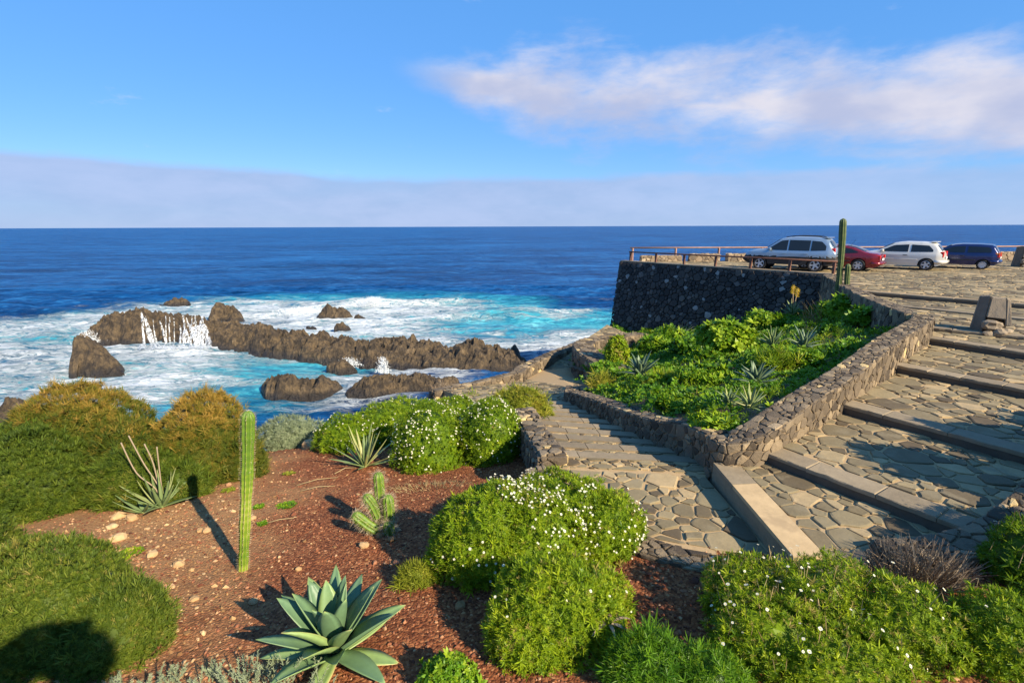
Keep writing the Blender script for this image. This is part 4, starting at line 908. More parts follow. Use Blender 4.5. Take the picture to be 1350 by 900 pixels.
make_car('parked_car', 'champagne white three-door hatchback parked between red and blue cars', 'car', (23.75, 31.6, 0), HEAD - R(1), dict(size=1.12, paint=whitep, w=1.66, belt=.90, wr=.30, axles=(-1.18, 1.26), sill=.24, spokes=5,
    up=[(-1.86, .66), (-1.82, .82), (-1.74, .98), (-1.50, 1.30), (-1.36, 1.385), (-.9, 1.43), (-.2, 1.44), (.15, 1.40), (.34, 1.35), (1.0, .98), (1.1, .95), (1.7, .82), (1.9, .70), (1.97, .54)],
    doors=[quad([(-.42, .34), (.92, .34)], [(-.42, .88), (.92, .88)])], windows=[quad([(-1.40, .97), (-.48, .95)], [(-1.40, 1.06), (-1.2, 1.28), (-.48, 1.32)]), quad([(-.36, .95), (.86, .95)], [(-.36, 1.325), (.26, 1.28), (.86, .975)])],
    screen=(.97, .36), rear=(-1.74, -1.52), tail=(.68, .98, 0, 'red'), tailx=[(-1.84, .7), (-1.74, .98)], mirror=.74, handles=(-.26,), spoiler=-1.36, strip=.56, stripm=whitep))
make_car('parked_car', 'navy blue three-door hatchback at the right end of the row', 'car', (27.6, 32.0, 0), HEAD - R(2), dict(size=1.03, paint=bluep, w=1.62, belt=.90, wr=.275, axles=(-1.16, 1.2), sill=.25, spokes=9, bump=bluep,
    up=[(-1.80, .66), (-1.78, .86), (-1.72, 1.0), (-1.54, 1.31), (-1.42, 1.38), (-.9, 1.42), (-.1, 1.425), (.2, 1.39), (.38, 1.34), (.98, .98), (1.1, .95), (1.62, .84), (1.78, .72), (1.86, .54)],
    doors=[quad([(-.36, .34), (.88, .34)], [(-.36, .88), (.88, .88)])], windows=[quad([(-1.44, .97), (-.42, .95)], [(-1.44, 1.12), (-1.34, 1.27), (-.42, 1.31)]), quad([(-.30, .95), (.86, .95)], [(-.30, 1.315), (.28, 1.27), (.86, .975)])],
    screen=(.96, .40), rear=(-1.73, -1.55), tail=(.70, .96, 0, 'amber'), tailx=[(-1.8, .7), (-1.74, .96)], mirror=.72, handles=(-.2,), strip=.54))

# ------------------------------------------------------------------ plants
M['daisy'] = leaf_mat('feathery_green_leaf', [(0, (.065, .14, .006)), (.5, (.19, .29, .008)), (.94, (.35, .42, .014)), (1, (.30, .25, .06))], .5, .35)
M['bright'] = leaf_mat('bright_succulent_leaf', [(0, (.045, .13, .006)), (.5, (.12, .25, .010)), (1, (.27, .37, .018))], .45, .3)
M['matgreen'] = leaf_mat('dense_mat_leaf', [(0, (.035, .065, .005)), (.5, (.09, .135, .010)), (.85, (.16, .19, .018)), (1, (.26, .22, .05))], .6, .25)
M['orange'] = leaf_mat('rusty_shrub_leaf', [(0, (.06, .09, .008)), (.35, (.13, .145, .014)), (.65, (.27, .19, .028)), (1, (.42, .26, .05))], .6, .3)
M['sage'] = leaf_mat('silver_grey_leaf', [(0, (.12, .16, .08)), (.5, (.26, .31, .18)), (1, (.42, .46, .30))], .7, .2)
M['dry'] = leaf_mat('dry_twig', [(0, (.13, .09, .06)), (.5, (.27, .20, .135)), (1, (.42, .33, .22))], .8, .1)
M['straw'] = leaf_mat('straw', [(0, (.25, .17, .07)), (1, (.5, .38, .2))], .8, .2)
M['yellowgrass'] = leaf_mat('yellow_green_grass', [(0, (.12, .16, .01)), (.5, (.24, .27, .02)), (1, (.42, .36, .05))], .6, .35)
M['flower'] = leaf_mat('daisy_petal', [(0, (.66, .66, .56)), (.45, (.66, .66, .5)), (.5, (.75, .50, .04)), (1, (.75, .50, .04))], .6, .2)
M['agave'] = None
M['stemwood'] = plain('stem_bark', (.13, .09, .06), .9, 0, .3, 12)
def tpl(blades):
    """blades: (dx, dy, dz, length, width, droop) thin two-part leaves -> template vertices and triangles"""
    V = []; F = []
    for (dx, dy, dz, L, w, dr) in blades:
        d = Vector((dx, dy, dz)).normalized(); sd = d.cross(Vector((0, 0, 1)) if abs(d.z) < .95 else Vector((1, 0, 0))).normalized(); b0 = len(V)
        m_ = d * L * .55; e = d * L + Vector((0, 0, -dr * L))
        V += [sd * -w * .3, sd * w * .3, m_ + sd * w * .5, m_ - sd * w * .5, e]; F += [(b0, b0 + 1, b0 + 2), (b0, b0 + 2, b0 + 3), (b0 + 3, b0 + 2, b0 + 4)]
    return np.array([v[:] for v in V]), np.array(F)
def star(n, up, L, w, dr=.1, seed=0, jl=.3):
    r_ = random.Random(seed); out = []
    for k in range(n): a = 2 * math.pi * k / n + r_.uniform(-.4, .4); u = up * r_.uniform(.4, 1.6); out.append((math.cos(a), math.sin(a), u, L * r_.uniform(1 - jl, 1 + jl), w, dr))
    return out
T_FEATHER = tpl(star(5, .55, 1, .17, .05, 1) + star(3, 1.6, 1.1, .15, 0, 2))
T_GRASS = tpl(star(5, 1.1, 1.0, .085, .25, 3) + star(2, 3, 1.2, .08, .1, 4))
T_BROAD = tpl(star(5, .5, 1, .42, .15, 5) + star(2, 2, .9, .36, 0, 6))
T_ROSETTE = tpl(star(9, .45, 1, .22, .12, 7) + star(5, 1.4, .8, .2, 0, 8))
T_NEEDLE = tpl(star(6, .9, 1, .10, .05, 9) + star(2, 3, 1.2, .09, 0, 10))
T_BLADE = tpl([(.06, 0, 1, 1, .05, .05), (-.12, .1, 1, .9, .05, .1), (.1, -.14, 1, .8, .05, .1)])
def _flower_tpl():
    V = []; F = []; tn = []
    for k in range(8):
        a = 2 * math.pi * k / 8; V.append((math.cos(a) * (1 if k % 2 else .86), math.sin(a) * (1 if k % 2 else .86), .12)); tn.append(0)
    V.append((0, 0, 0)); tn.append(.1)
    F = [(k, (k + 1) % 8, 8) for k in range(8)]
    b0 = len(V)
    for k in range(5): a = 2 * math.pi * k / 5; V.append((math.cos(a) * .36, math.sin(a) * .36, .10)); tn.append(1)
    V.append((0, 0, .24)); tn.append(1); F += [(b0 + k, b0 + (k + 1) % 5, b0 + 5) for k in range(5)]
    return np.array(V), np.array(F), np.array(tn)
T_FLOWER = _flower_tpl()
def scatter(T, pos, axis, scale, tint, seed=0, spread=.15):
    r_ = np.random.default_rng(seed); N = len(pos); tv, tf = T[0], T[1]
    z = axis / (np.linalg.norm(axis, axis=1)[:, None] + 1e-9)
    rv = r_.normal(size=(N, 3)); x = rv - z * (rv * z).sum(1)[:, None]; x /= np.linalg.norm(x, axis=1)[:, None] + 1e-9; y = np.cross(z, x)
    V = pos[:, None, :] + scale[:, None, None] * (tv[None, :, 0:1] * x[:, None, :] + tv[None, :, 1:2] * y[:, None, :] + tv[None, :, 2:3] * z[:, None, :])
    F = tf[None] + (np.arange(N) * len(tv))[:, None, None]
    tn = (np.repeat(tint[:, None], len(tv), 1) if len(T) < 3 else np.repeat(T[2][None], N, 0)).ravel()
    return V.reshape(-1, 3), F.reshape(-1, 3), tn
def dome_points(lobes, dens, seed, low=-.25, lump=.12, freq=2.2):
    """points and outward directions on the outside of a union of ellipsoids (cx, cy, cz, rx, ry, rz)"""
    r_ = np.random.default_rng(seed); PS = []; NS_ = []
    for i, (cx, cy, cz, rx, ry, rz) in enumerate(lobes):
        ar = 2 * math.pi * ((rx * ry) ** 1.6 / 3 + (rx * rz) ** 1.6 / 3 + (ry * rz) ** 1.6 / 3) ** (1 / 1.6) * 1.25
        n = int(dens * ar); d = r_.normal(size=(n, 3)); d /= np.linalg.norm(d, axis=1)[:, None]; d = d[d[:, 2] > low]
        c_ = np.array([cx, cy, cz]); s_ = np.array([rx, ry, rz]); p = c_ + d * s_
        k = 1 + 1.5 * lump * fbm(p * freq, 3, seed) + .8 * lump * vnoise(p * freq * 3.3, seed + 2)
        p = c_ + d * s_ * k[:, None]; nn_ = d / s_; nn_ /= np.linalg.norm(nn_, axis=1)[:, None]
        ok = np.ones(len(p), bool)
        for j, (ax_, ay_, az_, ex, ey, ez) in enumerate(lobes):
            if j != i: ok &= (((p[:, 0] - ax_) / ex) ** 2 + ((p[:, 1] - ay_) / ey) ** 2 + ((p[:, 2] - az_) / ez) ** 2) > .8
        PS.append(p[ok]); NS_.append(nn_[ok])
    return np.concatenate(PS), np.concatenate(NS_)
def core_mesh(lobes, seed, k=.84, lump=.12, freq=2.2):
    VS = []; FS = []; b0 = 0
    for (cx, cy, cz, rx, ry, rz) in lobes:
        V, F = ICO[3]; c_ = np.array([cx, cy, cz]); s_ = np.array([rx, ry, rz]); p = c_ + V * s_
        q = 1 + 1.5 * lump * fbm(p * freq, 3, seed) + .8 * lump * vnoise(p * freq * 3.3, seed + 2)
        VS.append(c_ + V * s_ * k * q[:, None]); FS.append(F + b0); b0 += len(V)
    return np.concatenate(VS), np.concatenate(FS)
def bush(name, label, cat, lobes, dens, T, size, mt, seed, group=None, up=.5, jit=.45, lump=.12, freq=2.2, flowers=0, fsize=.022, stalk=0.0, tspread=.22, tmean=.5, low=-.25, depth=.07, corek=.86, fzone=None, tfun=None):
    p, n = dome_points(lobes, dens, seed, low, lump, freq); r_ = np.random.default_rng(seed + 1)
    g = zg(p[:, 0], p[:, 1]); ok = p[:, 2] > g - .05 if name != 'planter_plant' else np.ones(len(p), bool)
    p, n = p[ok], n[ok]
    ax_ = n + np.array([0, 0, up]) + r_.normal(size=p.shape) * jit
    sz = size * r_.uniform(.65, 1.3, len(p))
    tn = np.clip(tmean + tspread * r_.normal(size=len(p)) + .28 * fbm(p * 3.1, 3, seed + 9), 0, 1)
    if tfun is not None: tn = np.clip(tn + tfun(p), 0, 1)
    pp = p - n * (r_.random(len(p)) * depth)[:, None]
    hole = (fbm(p * 5.5 / max(1, size * 14), 3, seed + 41) < -.24) & (r_.random(len(p)) < .6); outl = r_.random(len(p)) < .05; sz = np.where(outl, sz * 1.7, sz); pp = pp + n * (outl * size * r_.uniform(.2, 1.1, len(p)))[:, None]
    pp, ax_, sz, tn = pp[~hole], ax_[~hole], sz[~hole], tn[~hole]
    V, F, tt = scatter(T, pp, ax_, sz, tn, seed + 3)
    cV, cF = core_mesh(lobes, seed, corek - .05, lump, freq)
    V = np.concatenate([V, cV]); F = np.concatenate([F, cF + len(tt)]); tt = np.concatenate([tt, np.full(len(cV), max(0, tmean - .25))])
    x0, y0 = np.mean([l[0] for l in lobes]), np.mean([l[1] for l in lobes]); z0 = min(l[2] for l in lobes)
    V = V - np.array([x0, y0, z0])
    o = thing(name, label, cat, (x0, y0, z0), 0, group, mesh_np(name, V, [F], mt, tt))
    if flowers:
        w_ = np.clip(n[:, 2] + .25, 0.02, 1) * (fbm(p * 1.6, 3, seed + 31) > -.18)
        if fzone is not None: w_ = w_ * fzone(p)
        idx = r_.choice(len(p), size=min(flowers, int((w_ > 0).sum())), replace=False, p=w_ / w_.sum())
        fp = p[idx] + n[idx] * r_.uniform(.0, size * 1.1, len(idx))[:, None] + np.array([0, 0, size * .5]); fp = fp + np.stack([r_.normal(0, .3, len(idx)), r_.normal(0, .3, len(idx)), np.ones(len(idx))], -1) * (stalk * r_.random(len(idx)))[:, None]; fa = n[idx] + np.array([.25, -.35, .8]) + r_.normal(size=(len(idx), 3)) * .3
        if stalk:
            j2 = r_.choice(len(p), size=int(flowers * 2.2), p=w_ / w_.sum()); b3 = np.concatenate([p[idx], p[j2]]); e3 = np.concatenate([fp, p[j2] + np.stack([r_.normal(0, .3, len(j2)), r_.normal(0, .3, len(j2)), np.ones(len(j2))], -1) * (stalk * r_.uniform(.4, 1.3, len(j2)))[:, None]]); dv = e3 - b3; ln = np.linalg.norm(dv, axis=1)
            kV, kF, kt = scatter(tpl([(0, 0, 1, 1, .03, 0), (.02, .02, 1, .98, .03, 0)]), b3, dv, ln, r_.random(len(ln)), seed + 8); ko = obj('flower_stem', mesh_np('flower_stem', kV - np.array([x0, y0, z0]), [kF], M['straw'], kt), o); ko['kind'] = 'stuff'
        fV, fF, ft = scatter(T_FLOWER, fp, fa, fsize * r_.uniform(.7, 1.25, len(idx)), np.zeros(len(idx)), seed + 5)
        fo_ = obj('flower', mesh_np('flower', fV - np.array([x0, y0, z0]), [fF], M['flower'], ft), o); fo_['kind'] = 'stuff'
    return o
def lobe(px, py_base, w_px, h_px, depth=None, dz=0.0, up=.35):
    """one rounded lobe standing on the ground seen at (px, py_base), w_px wide and h_px tall in the photograph"""
    b_ = hit(px, py_base); k = (b_.y * _c + (CAMZ - b_.z) * _s) / 675
    rx = w_px * k / 2; hz = h_px * k / .93; ry = (depth or rx * .9)
    b_.y += ry * .8; rz = hz * (1 - up * .6)
    return (b_.x * (1 + ry * .8 / max(b_.y, 1) * .9), b_.y, b_.z + hz - rz * 1.0 + dz - hz * .12, rx, ry, rz)

# daisy bushes (feathery leaves, small white flowers)
dg = 'daisy bushes in the volcanic garden'
A1 = lobe(640, 775, 165, 120, .62); A2 = lobe(740, 735, 185, 95, .62); A3 = lobe(700, 770, 150, 95, .5); A4 = lobe(795, 742, 112, 78, .5)
bush('daisy_bush', 'largest round green daisy bush covered in white flowers beside the path', 'bush', [A1, A2, A3, A4], 2300, T_FEATHER, .042, M['daisy'], 11, dg, flowers=560, fsize=.0145, stalk=.04, fzone=lambda p: np.clip((p[:, 0] + .75) * 1.4, .18, 1), tmean=.55)
B1 = lobe(730, 870, 195, 104, .5); B2 = lobe(690, 885, 120, 70, .35); B3 = lobe(785, 830, 100, 70, .35)
bush('leafy_bush', 'bright green leafy bush without flowers in front of the large daisy bush', 'bush', [B1, B2, B3], 3000, T_FEATHER, .04, M['daisy'], 12, None, tmean=.62, lump=.17, freq=3.2, flowers=14, fsize=.014)
bush('daisy_bush', 'rounded daisy bush right of the small yucca with many tiny flowers', 'bush', [lobe(567, 622, 104, 84, .75)], 1700, T_FEATHER, .038, M['daisy'], 13, dg, flowers=330, fsize=.016, tmean=.42)
bush('daisy_bush', 'rounded daisy bush against the low wall of the path steps', 'bush', [lobe(648, 612, 90, 82, .7), lobe(625, 600, 60, 62, .5)], 1700, T_FEATHER, .038, M['daisy'], 14, dg, flowers=300, fsize=.016, tmean=.42)
bush('daisy_bush', 'low daisy bush behind the small yucca', 'bush', [lobe(455, 597, 90, 42, .6), lobe(505, 588, 90, 50, .6)], 950, T_FEATHER, .055, M['daisy'], 15, dg, flowers=120, fsize=.016, tmean=.42)
bush('daisy_bush', 'pale flowering bush at the back edge of the garden bed', 'bush', [lobe(540, 570, 120, 40, .7), lobe(600, 572, 90, 44, .6)], 800, T_FEATHER, .06, M['daisy'], 16, dg, flowers=200, fsize=.017, tmean=.5)
bush('grass_bush', 'yellow green grassy tuft hanging over the path edging', 'bush', [lobe(690, 574, 78, 54, .55, .1), lobe(668, 560, 60, 36, .5, .1)], 1300, T_GRASS, .10, M['yellowgrass'], 17, None, up=.2, tmean=.5)
G1_ = lobe(985, 840, 130, 84, .42); G2_ = lobe(1080, 868, 190, 96, .5); G3_ = lobe(1185, 895, 180, 84, .45); G4_ = lobe(1010, 900, 180, 84, .35)
def gz(p): return np.clip(1.2 - np.abs(p[:, 0] - 2.2) * .7, .1, 1)
bush('daisy_bush', 'wide straggly yellow-green bush with few white daisies in front of the stair border', 'bush', [G1_, G2_, G3_, G4_, lobe(1110, 925, 240, 74, .3)], 2800, T_FEATHER, .036, M['daisy'], 18, dg, flowers=75, fsize=.0145, stalk=.13, tmean=.6, lump=.2, freq=3.5, tspread=.3, fzone=gz, corek=.74)
H1_ = lobe(1310, 910, 150, 88, .4)
bush('leafy_bush', 'green bush at the right end in front of the dry twigs', 'bush', [H1_, lobe(1400, 905, 150, 96, .4)], 3000, T_FEATHER, .036, M['daisy'], 19, None, tmean=.5, lump=.18, freq=3.4, flowers=8, fsize=.015, stalk=.12)
K1_ = lobe(1365, 805, 120, 95, .45)
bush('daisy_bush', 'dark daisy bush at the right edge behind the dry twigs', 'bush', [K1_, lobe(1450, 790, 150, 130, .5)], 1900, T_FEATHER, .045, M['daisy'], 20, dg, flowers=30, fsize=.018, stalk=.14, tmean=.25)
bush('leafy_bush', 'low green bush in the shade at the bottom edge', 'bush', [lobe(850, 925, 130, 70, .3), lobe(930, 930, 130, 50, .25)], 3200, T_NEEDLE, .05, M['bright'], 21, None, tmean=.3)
bush('leafy_bush', 'small fresh green bush at the bottom edge right of the agave', 'bush', [lobe(590, 925, 90, 48, .2)], 3600, T_BROAD, .032, M['bright'], 22, None, tmean=.55)
bush('leafy_bush', 'small yellow green tuft at the left foot of the large daisy bush', 'bush', [lobe(546, 776, 50, 26, .16)], 3000, T_NEEDLE, .06, M['yellowgrass'], 23, None, tmean=.45)
# rusty shrubs and green mats on the left
def rust(c, k): return lambda p: k * np.clip((p[:, 2] - c) * 1.2, -.45, .5)
sh = 'rusty shrubs on the left'
S1 = [lobe(120, 652, 190, 138, 1.15), lobe(60, 640, 110, 96, .8), lobe(175, 655, 100, 95, .8)]
bush('rusty_shrub', 'broad shrub with rusty orange top at the far left', 'shrub', S1, 1500, T_NEEDLE, .075, M['orange'], 31, sh, up=.8, tmean=.33, tspread=.24, lump=.1, tfun=rust(-1.1, .65))
S2 = [lobe(272, 640, 128, 118, .9), lobe(225, 645, 70, 70, .6), lobe(325, 632, 50, 50, .4)]
bush('rusty_shrub', 'round orange brown shrub behind the leaning column cactus', 'shrub', S2, 1700, T_NEEDLE, .07, M['orange'], 32, sh, up=.8, tmean=.46, tspread=.24, lump=.1, tfun=rust(-1.25, .6))
S3 = [lobe(185, 668, 130, 75, .5), lobe(235, 660, 80, 50, .4)]
bush('green_shrub', 'green needle shrub between the two rusty shrubs behind the aloe', 'shrub', S3, 1700, T_NEEDLE, .07, M['matgreen'], 33, None, up=.8, tmean=.5)
m1 = [lobe(30, 688, 200, 116, .9), lobe(-70, 685, 200, 150, 1.0), lobe(105, 668, 100, 64, .6)]
bush('green_mat', 'dense dark green mat shrub at the left edge below the rusty shrub', 'shrub', m1, 2300, T_GRASS, .075, M['matgreen'], 34, None, up=.9, tmean=.38, lump=.08)
m2 = [lobe(60, 895, 250, 150, .7), lobe(-90, 865, 260, 165, .8), lobe(150, 890, 150, 96, .5)]
bush('green_mat', 'dense green mat shrub in the lower left corner with a shadow on it', 'shrub', m2, 3600, T_GRASS, .055, M['matgreen'], 35, None, up=.9, tmean=.55, lump=.08)
bush('sage_bush', 'low silver grey bush at the cliff edge left of the pale stone', 'bush', [lobe(385, 590, 96, 40, .5), lobe(350, 588, 50, 26, .4)], 1300, T_NEEDLE, .06, M['sage'], 36, None, tmean=.4)
# scrub on the slope above the shore
for k, (px, py, w_, h_, mk, tm, lab) in enumerate(((455, 560, 90, 28, 'matgreen', .8, 'brown green scrub at the cliff edge above the flat rock'), (430, 548, 70, 18, 'orange', .5, 'rusty scrub beside the flat sea rock'), (520, 545, 60, 26, 'dry', .6, 'dry pinkish scrub in front of the flat sea rock'),
        (552, 530, 56, 22, 'yellowgrass', .35, 'yellow green scrub cushion on the slope above the water'), (600, 510, 38, 16, 'yellowgrass', .4, 'small green cushion beside the narrow channel'), (632, 508, 52, 18, 'yellowgrass', .45, 'long green cushion left of the lower path edging'), (665, 496, 40, 14, 'yellowgrass', .55, 'small yellow cushion near the parapet end'), (590, 530, 50, 16, 'dry', .5, 'dry brown scrub beside the lower path'), (480, 552, 50, 22, 'yellowgrass', .3, 'green scrub behind the low daisy bush'), (620, 545, 60, 16, 'daisy', .5, 'green bush at the inner edge of the lower path'))):
    bush('scrub', lab, 'shrub', [lobe(px, py, w_, h_, None)], 420, T_NEEDLE, .11, M[mk], 50 + k, 'scrub on the slope above the shore', tmean=tm, low=-.1)
# dry twig bush
def twigs(name, label, cat, base, rx, ry, h, n, mt, seed, lean=(0, 0), r=.006, group=None, branch=2, spread=.8):
    rnd = random.Random(seed); mb = MB(); tn = []
    for i in range(n):
        a = rnd.uniform(0, 6.283); q = math.sqrt(rnd.random()); x, y = math.cos(a) * rx * q, math.sin(a) * ry * q
        z = float(zg(base[0] + x * .6, base[1] + y * .6)) - base[2]; p0 = Vector((x * .6, y * .6, z - .02)); L = h * rnd.uniform(.55, 1.1) * (1 - .35 * q)
        d = Vector((x * spread / max(rx, .01) + rnd.gauss(0, .25) + lean[0], y * spread / max(ry, .01) + rnd.gauss(0, .25) + lean[1], 1)).normalized()
        p1 = p0 + d * L * .55; p2 = p1 + (d + Vector((rnd.gauss(0, .3), rnd.gauss(0, .3), .2))).normalized() * L * .45
        nv = len(mb.V); mb.tube([p0, p1, p2], [r, r * .75, r * .35], 3)
        for b_ in range(branch):
            f = rnd.uniform(.2, .95); s_ = p0.lerp(p1, f); e = s_ + (d + Vector((rnd.gauss(0, .6), rnd.gauss(0, .6), rnd.gauss(0, .3)))).normalized() * L * rnd.uniform(.25, .5); mb.tube([s_, e], [r * .6, r * .25], 3)
        tn += [rnd.random()] * (len(mb.V) - nv)
    return thing(name, label, cat, base, 0, group, mb.mesh(name, mt, tint=tn))
p = hit(1240, 792); twigs('dry_bush', 'bare grey brown twiggy bush beside the stair border', 'bush', (p.x, p.y + .3, p.z), .62, .35, .52, 520, M['dry'], 3)
p = hit(1150, 745); twigs('dry_bush', 'thin dry grass tufts at the foot of the cement strip', 'bush', (p.x - .5, p.y + .1, p.z), .7, .12, .2, 160, M['straw'], 4, r=.004)
p = hit(560, 640); twigs('dry_litter', 'dry straw litter lying below the round daisy bushes', 'straw', (p.x + .1, p.y - .1, p.z), 1.3, .35, .16, 260, M['straw'], 5, r=.005, spread=2.5)
# silvery foreground plant along the bottom
SIL = ['leftmost short', 'second from left in the front row', 'third from left in the front row', 'fourth from left in the front row', 'tall, fifth from left in front,', 'tallest, left of the agave foot,', 'rightmost, touching the agave,', 'low leftmost back-row', 'low second back-row', 'rightmost back-row, nearest the agave shadow,', 'low third back-row']
for k, (px, py, h_) in enumerate(((150, 915, .15), (200, 915, .2), (250, 920, .24), (295, 915, .28), (335, 920, .32), (372, 915, .34), (410, 925, .34), (225, 900, .14), (275, 900, .2), (355, 900, .22), (320, 897, .18))):
    b_ = hit(px, py); V = []; rnd = random.Random(60 + k); P_, N_, S_ = [], [], []
    mb = MB(); tn = []
    for i in range(9):
        a = rnd.uniform(0, 6.283); d = Vector((math.cos(a) * .5, math.sin(a) * .4, 1)).normalized(); L = h_ * rnd.uniform(.7, 1.15); nv = len(mb.V)
        q0 = Vector((rnd.gauss(0, .05), rnd.gauss(0, .04), 0)); mb.tube([q0, q0 + d * L], [.004, .002], 4)
        for j in range(26): f = .25 + .75 * j / 26; P_.append(q0 + d * L * f); g = rnd.uniform(0, 6.283); N_.append(d * .9 + Vector((math.cos(g), math.sin(g), 0))); S_.append(.036 * (1.25 - .6 * f) * rnd.uniform(.8, 1.3))
    sv_, sf_, st_ = scatter(tpl([(.3, 0, 1, 1, .13, 0), (-.5, .3, .8, .6, .12, 0), (0, -.5, .8, .6, .12, 0)]), np.array([q[:] for q in P_]), np.array([q[:] for q in N_]), np.array(S_), np.clip(rng.normal(.6, .2, len(P_)), 0, 1), k)
    o = thing('silver_shrub', SIL[k] + ' silver grey sprig clump along the bottom edge', 'shrub', (b_.x, b_.y, b_.z), 0, 'silvery sprigs along the bottom edge', mesh_np('silver_shrub', sv_, [sf_], M['sage'], st_))
    obj('stem', mb.mesh('stem', M['sage'], tint=.5), o)

# ------------------------------------------------------------------ succulents
def succ(name, stops, rough=.45, ns=12):
    m, t, b = mat(name); base = t.ramp(attr(t), stops); n = t.noise(coords(t), ns, 5, .6)
    k = t.math('ADD', .8, t.math('MULTIPLY', n, .4)); mx = t.new('ShaderNodeVectorMath', operation='SCALE'); t.put(mx.inputs[0], base); t.put(mx.inputs['Scale'], k)
    t.put(b.inputs['Base Color'], mx.outputs[0]); b.inputs['Roughness'].default_value = rough; b.inputs['Specular IOR Level'].default_value = .35
    b.inputs['Subsurface Weight'].default_value = 0.0; bump(t, b, n, .15, .01); return m
M['agave'] = succ('agave_leaf', [(0, (.075, .14, .08)), (.6, (.125, .21, .10)), (.92, (.22, .31, .10)), (1, (.42, .33, .14))])
M['aloe'] = succ('aloe_leaf', [(0, (.11, .16, .06)), (.6, (.17, .23, .09)), (1, (.33, .33, .12))])
M['aloedark'] = succ('grey_aloe_leaf', [(0, (.06, .10, .06)), (1, (.14, .20, .11))])
M['cactus'] = succ('cactus_skin', [(0, (.035, .085, .012)), (.5, (.085, .16, .015)), (.8, (.17, .25, .02)), (1, (.36, .36, .10))], .5)
M['cactus2'] = succ('dark_cactus_skin', [(0, (.03, .055, .02)), (.5, (.055, .09, .025)), (1, (.22, .21, .07))], .55)
M['spine'] = leaf_mat('cactus_spine', [(0, (.30, .22, .12)), (1, (.62, .52, .36))], .7, .1)
M['fleaf'] = leaf_mat('aloe_flower', [(0, (.55, .35, .02)), (1, (.75, .58, .05))], .6, .2)
def blade_mesh(name, L, w, curl, thick, mt, tint, belly=.4, n=9, chan=.35, twist=0.0):
    """a fleshy pointed leaf growing along +x and up, curling by curl (radians, + = outward and down)"""
    V = []; F = []; tn = []; a = 0.0; p = Vector((0, 0, 0))
    for i in range(n + 1):
        f = i / n; ww = w * (math.sin(math.pi * min(1, (f * (1 - belly) + belly * .62)) ** .9) ** .8 if f < 1 else 0)
        ww = w * ((.55 + .45 * math.sin(min(f / belly, 1) * math.pi / 2)) if f < belly else math.cos((f - belly) / (1 - belly) * math.pi / 2) ** .8) if f < .999 else .002
        th = thick * (1 - f * .85); d = Vector((math.cos(a), 0, math.sin(a))); nrm = Vector((-d.z, 0, d.x))
        tw = twist * f; sd = (Vector((0, 1, 0)) * math.cos(tw) + nrm * math.sin(tw))
        V += [p + sd * ww * .5 + nrm * ww * chan * .5, p + sd * ww * .22 + nrm * 0.02 * ww, p - sd * ww * .22 + nrm * .02 * ww, p - sd * ww * .5 + nrm * ww * chan * .5, p - sd * ww * .25 - nrm * th, p + sd * ww * .25 - nrm * th]
        tp = .5 if f > .93 else 0; ed = min(1, tint + .22 + tp); tn += [ed, min(1, tint + tp), min(1, tint + tp), ed, min(1, tint + tp), min(1, tint + tp)]
        p = p + d * L / n; a -= curl / n
    for i in range(n):
        for k in range(6): q = (k + 1) % 6; F.append([i * 6 + k, i * 6 + q, i * 6 + 6 + q, i * 6 + 6 + k])
    F += [[5, 4, 3, 2, 1, 0][::-1], [n * 6 + k for k in range(6)]]
    return mesh_py(name, V, F, mt, tn, True)
def rosette(name, label, cat, loc, leaves, group=None):
    """leaves: (azimuth, elevation, length, width, curl, thickness, tint)"""
    t = thing(name, label, cat, loc, 0, group)
    for (a, e, L, w, cu, th, mt, tn, z, be) in leaves:
        o = obj('leaf', blade_mesh('leaf', L, w, cu, th, mt, tn, be, twist=random.Random(int(a * 1e4)).uniform(-.35, .35), chan=random.Random(int(a * 7e3)).uniform(.2, .55)), t, (.03 * math.cos(a), .03 * math.sin(a), z)); o.rotation_euler = Matrix.Rotation(a, 3, 'Z').to_4x4().to_3x3().__matmul__(Matrix.Rotation(-e, 3, 'Y')).to_euler()
    return t
rnd = random.Random(21); lv = []
for k in range(30):
    f = k / 29; a = k * 2.39996 + rnd.uniform(-.15, .15); e = R(2) + (R(82) - R(2)) * f ** .85 + rnd.uniform(-.08, .08)
    lv.append((a, e, (.585 + .14 * math.sin(f * math.pi)) * rnd.uniform(.92, 1.08), .205 * rnd.uniform(.9, 1.1), (.35 - .15 * f) * rnd.uniform(.4, 1.3), .022, M['agave'], rnd.uniform(.2, .8) if k > 2 else .85, .05 + .15 * f, .42))
p = hit(440, 872); rosette('agave', 'large broad-leaved grey green agave on the red gravel', 'agave', (p.x, p.y, p.z + .0), lv)
rnd = random.Random(22); lv = []
for k in range(20):
    f = k / 19; a = k * 2.4 + rnd.uniform(-.2, .2); lv.append((a, R(22) + R(58) * f + rnd.uniform(-.12, .12), rnd.uniform(.56, .78) * (1 - .1 * f), .085, -.25 * rnd.uniform(.2, 1.4) + (.5 if f < .2 else 0), .02, M['aloe'], rnd.random() * .7, .03, .2))
p = hit(212, 668)
al = rosette('aloe', 'aloe with upright pale leaves and bare flower stalks in front of the rusty shrubs', 'aloe', (p.x, p.y, p.z), lv)
for k, pts in enumerate((((0, 0, .0), (.0, .02, .35), (-.22, .05, .8), (-.40, .06, 1.3)), ((.0, 0, .0), (-.05, 0, .35), (-.33, .0, .65), (-.5, 0, 1.2)), ((.02, .02, .0), (.03, .05, .7), (.05, .05, 1.1)), ((0, .02, .0), (-.06, .06, .75), (-.16, .06, 1.15)))):
    mb = MB(); mb.tube(smooth_line(pts, 5), .011, 6); obj('flower_stalk', mb.mesh('flower_stalk', M['dry'], True, .7), al)
lv = []
